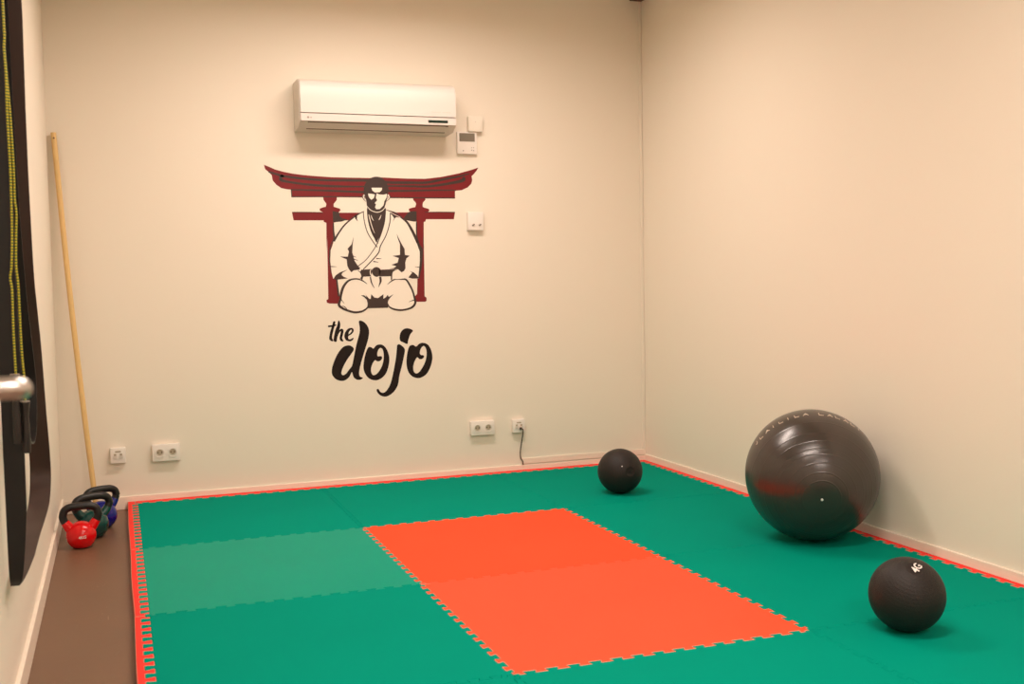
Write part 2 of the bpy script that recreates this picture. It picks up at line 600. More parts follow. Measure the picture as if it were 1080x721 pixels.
# ------------------------------------------------------------------ wall mural
MURAL = {
  'gate': [[(1.0581,1.7979),(1.087,1.7867),(1.1158,1.7738),(1.1617,1.7619),(1.2079,1.7533),(1.2588,1.7474),(1.3099,1.7431),(1.422,1.7371),(1.5268,1.7362),(1.6338,1.7361),(1.6919,1.7404),(1.8499,1.7358),(1.9508,1.7364),(2.0437,1.7476),(2.1472,1.7689),(2.2233,1.7899),(2.2693,1.8051),(2.2575,1.7869),(2.2419,1.7687),(2.2273,1.7549),(2.2307,1.7325),(2.2246,1.7127),(2.2023,1.6908),(2.166,1.6751),(2.1263,1.6711),(2.1254,1.6299),(1.9023,1.6279),(1.6036,1.6313),(1.2001,1.6276),(1.1987,1.6666),(1.1759,1.6689),(1.1465,1.6745),(1.1202,1.6928),(1.1024,1.7145),(1.0982,1.7423),(1.082,1.7597),(1.0641,1.7745)],[(1.3714,1.6292),(1.4469,1.6299),(1.4465,1.6135),(1.4357,1.6005),(1.4285,1.5918),(1.428,1.5763),(1.4453,1.5712),(1.4627,1.5661),(1.465,1.5558),(1.456,1.5471),(1.4446,1.5436),(1.6102,1.5443),(1.6092,1.5024),(1.4452,1.5021),(1.4433,1.4935),(1.4275,1.49),(1.426,1.4018),(1.4215,1.3326),(1.4221,1.2277),(1.4297,1.28),(1.4345,1.2148),(1.4419,1.1234),(1.4504,1.0709),(1.4497,1.0435),(1.3906,1.0462),(1.3764,1.0518),(1.3742,1.0649),(1.3848,1.0711),(1.3856,1.1505),(1.3866,1.2804),(1.3875,1.41),(1.3823,1.3329),(1.3857,1.4882),(1.3719,1.4934),(1.3705,1.502),(1.2075,1.5016),(1.2002,1.5451),(1.3691,1.5458),(1.352,1.5543),(1.3506,1.5655),(1.3698,1.5725),(1.3846,1.576),(1.3885,1.5915),(1.3818,1.6018),(1.3735,1.6129)],[(1.8767,1.6303),(1.9502,1.631),(1.9499,1.6177),(1.9367,1.6043),(1.9338,1.5954),(1.9334,1.5794),(1.9425,1.5742),(1.9655,1.569),(1.9736,1.5601),(1.9651,1.5512),(1.9465,1.5484),(2.1237,1.5492),(2.1163,1.5097),(1.9512,1.5093),(1.9472,1.496),(1.9379,1.4942),(1.9349,1.3643),(1.9354,1.3682),(1.9345,1.2076),(1.9336,1.0735),(1.9445,1.0665),(1.9441,1.0477),(1.9356,1.0432),(1.8747,1.0446),(1.8754,1.0747),(1.8895,1.0878),(1.8934,1.1681),(1.8974,1.3417),(1.8963,1.4888),(1.8957,1.503),(1.6815,1.5026),(1.6826,1.5446),(1.8656,1.5481),(1.853,1.5568),(1.8533,1.5683),(1.8699,1.5728),(1.8901,1.5774),(1.896,1.5951),(1.8926,1.6039),(1.88,1.6162)]],
  'stripes': [[0,(1.0805,1.757),(1.0878,1.7544),(1.0984,1.7508),(1.1104,1.7468),(1.1217,1.7432),(1.1306,1.7404),(1.1389,1.7377),(1.1492,1.735),(1.1641,1.7322),(1.1847,1.7294),(1.2096,1.7264),(1.2372,1.7235),(1.266,1.721),(1.2962,1.7188),(1.3286,1.7168),(1.362,1.7153),(1.3951,1.7142),(1.4282,1.7138),(1.4616,1.7141),(1.4945,1.7145),(1.5262,1.7147),(1.5567,1.7148),(1.5862,1.715),(1.6144,1.7148),(1.6408,1.7141),(1.6641,1.7124),(1.6852,1.7099),(1.7068,1.7074),(1.731,1.7057),(1.7591,1.705),(1.7895,1.705),(1.8202,1.7053),(1.8491,1.7055),(1.8761,1.7056),(1.9023,1.7056),(1.9273,1.706),(1.9507,1.7074),(1.9719,1.71),(1.9909,1.7135),(2.0087,1.7173),(2.0259,1.721),(2.0431,1.7245),(2.0598,1.7281),(2.0759,1.7316),(2.0914,1.7349),(2.1058,1.7378),(2.1194,1.7405),(2.1332,1.7432),(2.148,1.7467),(2.1655,1.7518),(2.1847,1.7577),(2.2021,1.7633),(2.2141,1.7674),(2.2127,1.7726),(2.2003,1.7698),(2.1826,1.7655),(2.1632,1.7608),(2.1457,1.7571),(2.1312,1.7543),(2.1176,1.7521),(2.1039,1.75),(2.0892,1.7475),(2.0735,1.7444),(2.0573,1.7412),(2.0407,1.7379),(2.0234,1.7346),(2.006,1.7309),(1.9885,1.7271),(1.9701,1.7237),(1.9499,1.7212),(1.9273,1.7201),(1.9028,1.7199),(1.8767,1.7202),(1.8496,1.7203),(1.8207,1.72),(1.79,1.7198),(1.7599,1.7198),(1.7323,1.7204),(1.7088,1.7221),(1.6876,1.7245),(1.6661,1.727),(1.6421,1.7287),(1.6152,1.7292),(1.5867,1.729),(1.5571,1.7286),(1.5266,1.7282),(1.4949,1.7277),(1.462,1.727),(1.4287,1.7265),(1.3959,1.7266),(1.363,1.7276),(1.3298,1.7291),(1.2976,1.7311),(1.2675,1.7332),(1.2389,1.7357),(1.2115,1.7385),(1.1868,1.7415),(1.1664,1.7443),(1.1521,1.7467),(1.1424,1.7489),(1.1344,1.7513),(1.1253,1.7539),(1.1139,1.757),(1.1018,1.7605),(1.0911,1.7636),(1.0836,1.7657)],[0,(1.1535,1.7494),(1.1508,1.7473),(1.1466,1.7438),(1.1419,1.7392),(1.1384,1.7342),(1.1367,1.7294),(1.1356,1.7229),(1.1386,1.7145),(1.1457,1.7095),(1.1553,1.7068),(1.167,1.7047),(1.1811,1.7029),(1.1971,1.701),(1.2152,1.6983),(1.2357,1.6956),(1.2581,1.693),(1.2821,1.6905),(1.3077,1.6881),(1.3351,1.6857),(1.3641,1.6836),(1.3941,1.682),(1.4266,1.6817),(1.4612,1.6819),(1.4951,1.6825),(1.5254,1.683),(1.5526,1.6836),(1.5778,1.6843),(1.5989,1.6851),(1.6139,1.6857),(1.614,1.692),(1.5991,1.6921),(1.578,1.6921),(1.5528,1.6922),(1.5257,1.6924),(1.4955,1.6928),(1.4617,1.6933),(1.4273,1.6941),(1.3951,1.6954),(1.3654,1.6967),(1.3366,1.6985),(1.3093,1.7006),(1.2838,1.7027),(1.2599,1.7049),(1.2375,1.7073),(1.2171,1.7097),(1.1992,1.7121),(1.1836,1.7152),(1.1703,1.7182),(1.1599,1.7213),(1.1532,1.7242),(1.1517,1.7255),(1.1528,1.7238),(1.1535,1.7244),(1.1546,1.7265),(1.1556,1.7289),(1.1582,1.7323),(1.1615,1.7359),(1.1638,1.7387)],[0,(1.731,1.6896),(1.7524,1.6893),(1.7834,1.6889),(1.8177,1.6886),(1.8487,1.6882),(1.8757,1.6878),(1.9018,1.6872),(1.9267,1.6869),(1.9499,1.6872),(1.9708,1.6883),(1.9898,1.69),(2.0075,1.6921),(2.0249,1.6942),(2.0422,1.6967),(2.059,1.6994),(2.0751,1.7022),(2.0907,1.7049),(2.106,1.7071),(2.1211,1.7092),(2.1354,1.7115),(2.1483,1.714),(2.1599,1.7168),(2.1705,1.7199),(2.1799,1.7234),(2.1886,1.7288),(2.1915,1.7401),(2.1874,1.7476),(2.183,1.7513),(2.1803,1.7531),(2.1699,1.7462),(2.171,1.7428),(2.1725,1.7391),(2.1722,1.7383),(2.1724,1.7419),(2.1706,1.7406),(2.1639,1.7374),(2.1547,1.734),(2.1442,1.7307),(2.1323,1.7275),(2.1186,1.7246),(2.1038,1.7216),(2.0886,1.7186),(2.073,1.7159),(2.057,1.7131),(2.0404,1.7104),(2.0233,1.708),(2.006,1.7053),(1.9886,1.7027),(1.9701,1.7005),(1.9498,1.6989),(1.927,1.6983),(1.9024,1.6983),(1.8763,1.6987),(1.8492,1.6988),(1.8181,1.6986),(1.7838,1.6984),(1.7528,1.6982),(1.7313,1.698)],[0,(1.1985,1.6625),(1.2176,1.6621),(1.2449,1.6618),(1.2763,1.6613),(1.3075,1.6607),(1.3376,1.6601),(1.3687,1.6593),(1.4016,1.6584),(1.437,1.6573),(1.4798,1.6558),(1.5282,1.6541),(1.5728,1.6524),(1.6038,1.6511),(1.6047,1.6637),(1.5736,1.6644),(1.529,1.6655),(1.4806,1.6667),(1.4377,1.6677),(1.4022,1.6685),(1.3693,1.6691),(1.3381,1.6696),(1.308,1.67),(1.2767,1.6699),(1.2452,1.6697),(1.2179,1.6694),(1.1988,1.6691)],[0,(1.7304,1.6595),(1.7508,1.6601),(1.78,1.6608),(1.8139,1.6617),(1.8483,1.6627),(1.8833,1.6639),(1.9208,1.6654),(1.9589,1.6668),(1.9955,1.668),(2.0333,1.6689),(2.0723,1.6696),(2.1068,1.6701),(2.131,1.6706),(2.1312,1.6771),(2.107,1.6771),(2.0725,1.6771),(2.0335,1.6769),(1.9956,1.6766),(1.9589,1.6759),(1.9208,1.675),(1.8833,1.674),(1.8484,1.6733),(1.8141,1.6728),(1.7802,1.6724),(1.751,1.6722),(1.7306,1.6721)],[0,(1.1992,1.6256),(1.2334,1.6261),(1.2827,1.6269),(1.3387,1.6277),(1.393,1.6282),(1.4492,1.6285),(1.51,1.6285),(1.565,1.6285),(1.6035,1.6284),(1.6037,1.6342),(1.5652,1.6342),(1.5102,1.6342),(1.4494,1.6342),(1.3931,1.6339),(1.3389,1.6334),(1.2828,1.6326),(1.2335,1.6318),(1.1993,1.6312)],[0,(1.7295,1.6261),(1.7694,1.6261),(1.8273,1.6261),(1.8911,1.6262),(1.9483,1.6263),(1.9998,1.6264),(2.0508,1.6266),(2.0951,1.6268),(2.1263,1.6269),(2.1265,1.6329),(2.0953,1.6327),(2.051,1.6325),(2.0,1.6323),(1.9484,1.6321),(1.8912,1.632),(1.8275,1.632),(1.7696,1.6319),(1.7297,1.6319)],[0,(1.1975,1.6656),(1.199,1.6291),(1.2046,1.6295),(1.2031,1.666)],[(1.4213,1.553),(1.4447,1.5488),(1.4517,1.5471),(1.4603,1.5419),(1.4598,1.5246),(1.4727,1.5143),(1.5032,1.5057),(1.4678,1.4952),(1.445,1.4935),(1.4223,1.4917)],[(1.8342,1.5311),(1.8501,1.5489),(1.8731,1.5543),(1.8969,1.5544),(1.8965,1.4959),(1.8791,1.4959),(1.8308,1.5046),(1.822,1.517)],[0,(1.4208,1.4882),(1.4205,1.4789),(1.4202,1.4655),(1.4201,1.4505),(1.4201,1.4361),(1.4205,1.4229),(1.4213,1.4098),(1.4216,1.3973),(1.4205,1.3853),(1.4179,1.3719),(1.4136,1.3572),(1.4091,1.3438),(1.4061,1.3344),(1.4159,1.331),(1.4197,1.3402),(1.425,1.3535),(1.4303,1.3688),(1.434,1.3838),(1.4339,1.3978),(1.4323,1.4111),(1.4301,1.424),(1.4285,1.4367),(1.4279,1.4508),(1.4276,1.4657),(1.4273,1.479),(1.4271,1.4883)],[0,(1.2002,1.543),(1.2159,1.5431),(1.2385,1.5433),(1.2637,1.5434),(1.2872,1.5434),(1.3099,1.5431),(1.3334,1.5427),(1.3543,1.5423),(1.3689,1.542),(1.3691,1.5462),(1.3545,1.5465),(1.3336,1.5469),(1.31,1.5473),(1.2873,1.5475),(1.2639,1.5475),(1.2386,1.5474),(1.216,1.5472),(1.2003,1.5471)],[0,(1.9465,1.5463),(1.9623,1.5466),(1.985,1.547),(2.0105,1.5473),(2.0347,1.5476),(2.0589,1.5476),(2.0846,1.5474),(2.1076,1.5472),(2.1236,1.5471),(2.1238,1.5514),(2.1077,1.5515),(2.0847,1.5517),(2.059,1.5519),(2.0348,1.5519),(2.0105,1.5516),(1.985,1.5512),(1.9623,1.5508),(1.9465,1.5506)],[0,(1.8926,1.4942),(1.8921,1.48),(1.8913,1.4594),(1.8908,1.4371),(1.8914,1.4176),(1.8922,1.4009),(1.8943,1.3851),(1.8963,1.3719),(1.8973,1.3625),(1.9135,1.3665),(1.9101,1.3753),(1.9056,1.3877),(1.9012,1.4024),(1.898,1.4181),(1.8978,1.4372),(1.8985,1.4593),(1.8996,1.4798),(1.9003,1.4941)],[0,(1.4275,1.2864),(1.4274,1.2705),(1.4272,1.2477),(1.4274,1.2215),(1.4282,1.195),(1.4302,1.1659),(1.433,1.1336),(1.4358,1.1041),(1.4376,1.0836),(1.4481,1.0847),(1.4459,1.1052),(1.4427,1.1346),(1.4395,1.1668),(1.4371,1.1956),(1.4359,1.2218),(1.4354,1.2479),(1.4351,1.2706),(1.4349,1.2865)],[0,(1.9315,1.4082),(1.9327,1.3414),(1.9355,1.3415),(1.9342,1.4083)],[(1.8935,1.4084),(1.9112,1.3683),(1.9299,1.3415),(1.9256,1.2747),(1.9175,1.2212),(1.8964,1.2082),(1.9021,1.2749),(1.9009,1.3417)],[(1.4267,1.4099),(1.4055,1.3516),(1.3996,1.2803),(1.405,1.2152),(1.4207,1.189),(1.4018,1.2153),(1.3937,1.2804),(1.399,1.3517),(1.4116,1.384)]],
  'figure': [[(1.5905,1.5519),(1.5396,1.5256),(1.4916,1.485),(1.4492,1.4329),(1.428,1.4041),(1.4285,1.4066),(1.4156,1.3645),(1.4051,1.3387),(1.4009,1.2803),(1.407,1.2152),(1.4153,1.1825),(1.4861,1.1735),(1.4584,1.1231),(1.4504,1.0709),(1.4442,1.0351),(1.4818,1.0099),(1.5377,0.994),(1.5814,1.0034),(1.6052,1.0199),(1.6623,1.0165),(1.7165,1.0171),(1.7503,1.0069),(1.7911,0.9992),(1.8462,1.0071),(1.878,1.0378),(1.87,1.0815),(1.8491,1.1288),(1.8328,1.1691),(1.9019,1.176),(1.914,1.2481),(1.9122,1.3216),(1.896,1.3684),(1.8883,1.3951),(1.8851,1.3966),(1.8676,1.438),(1.8382,1.4853),(1.8026,1.5206),(1.7428,1.5497),(1.7193,1.573),(1.6587,1.5435),(1.6148,1.5724)]],
  'head': [[(1.6003,1.6449),(1.5985,1.656),(1.5975,1.6669),(1.598,1.6775),(1.6001,1.6881),(1.6035,1.6985),(1.6086,1.7081),(1.6156,1.7172),(1.6243,1.7255),(1.6337,1.7324),(1.6435,1.7377),(1.6541,1.7414),(1.6652,1.7433),(1.6771,1.7435),(1.6895,1.7418),(1.7009,1.7378),(1.7109,1.7309),(1.7199,1.7218),(1.7272,1.7119),(1.7326,1.7015),(1.7362,1.6904),(1.7381,1.6792),(1.7382,1.669),(1.7365,1.6587),(1.7337,1.6463),(1.7298,1.6293),(1.7248,1.6102),(1.7198,1.5935),(1.7159,1.5811),(1.712,1.5711),(1.7055,1.5627),(1.695,1.5552),(1.6821,1.5492),(1.6692,1.5459),(1.6567,1.546),(1.6442,1.5489),(1.6336,1.5536),(1.6255,1.56),(1.6192,1.5683),(1.6146,1.5775),(1.6125,1.5877),(1.6121,1.5988),(1.611,1.6102),(1.6076,1.6217),(1.6035,1.6334)]],
  'ears': [[(1.6048,1.645),(1.6019,1.6467),(1.5991,1.6458),(1.5967,1.644),(1.5947,1.6415),(1.5932,1.6379),(1.5925,1.634),(1.5928,1.6298),(1.5941,1.6253),(1.5961,1.6209),(1.5995,1.616),(1.6038,1.6112),(1.6074,1.6093),(1.6102,1.6118),(1.6124,1.6171),(1.6131,1.6233),(1.6113,1.6308),(1.608,1.6391)],[(1.7301,1.644),(1.7332,1.6463),(1.737,1.647),(1.74,1.6463),(1.7422,1.6438),(1.7438,1.6397),(1.7443,1.6354),(1.7436,1.6311),(1.7419,1.6265),(1.7395,1.6222),(1.7359,1.6173),(1.7317,1.6126),(1.7284,1.6111),(1.7264,1.6149),(1.7254,1.6219),(1.7252,1.6286),(1.726,1.6344),(1.7278,1.64)]],
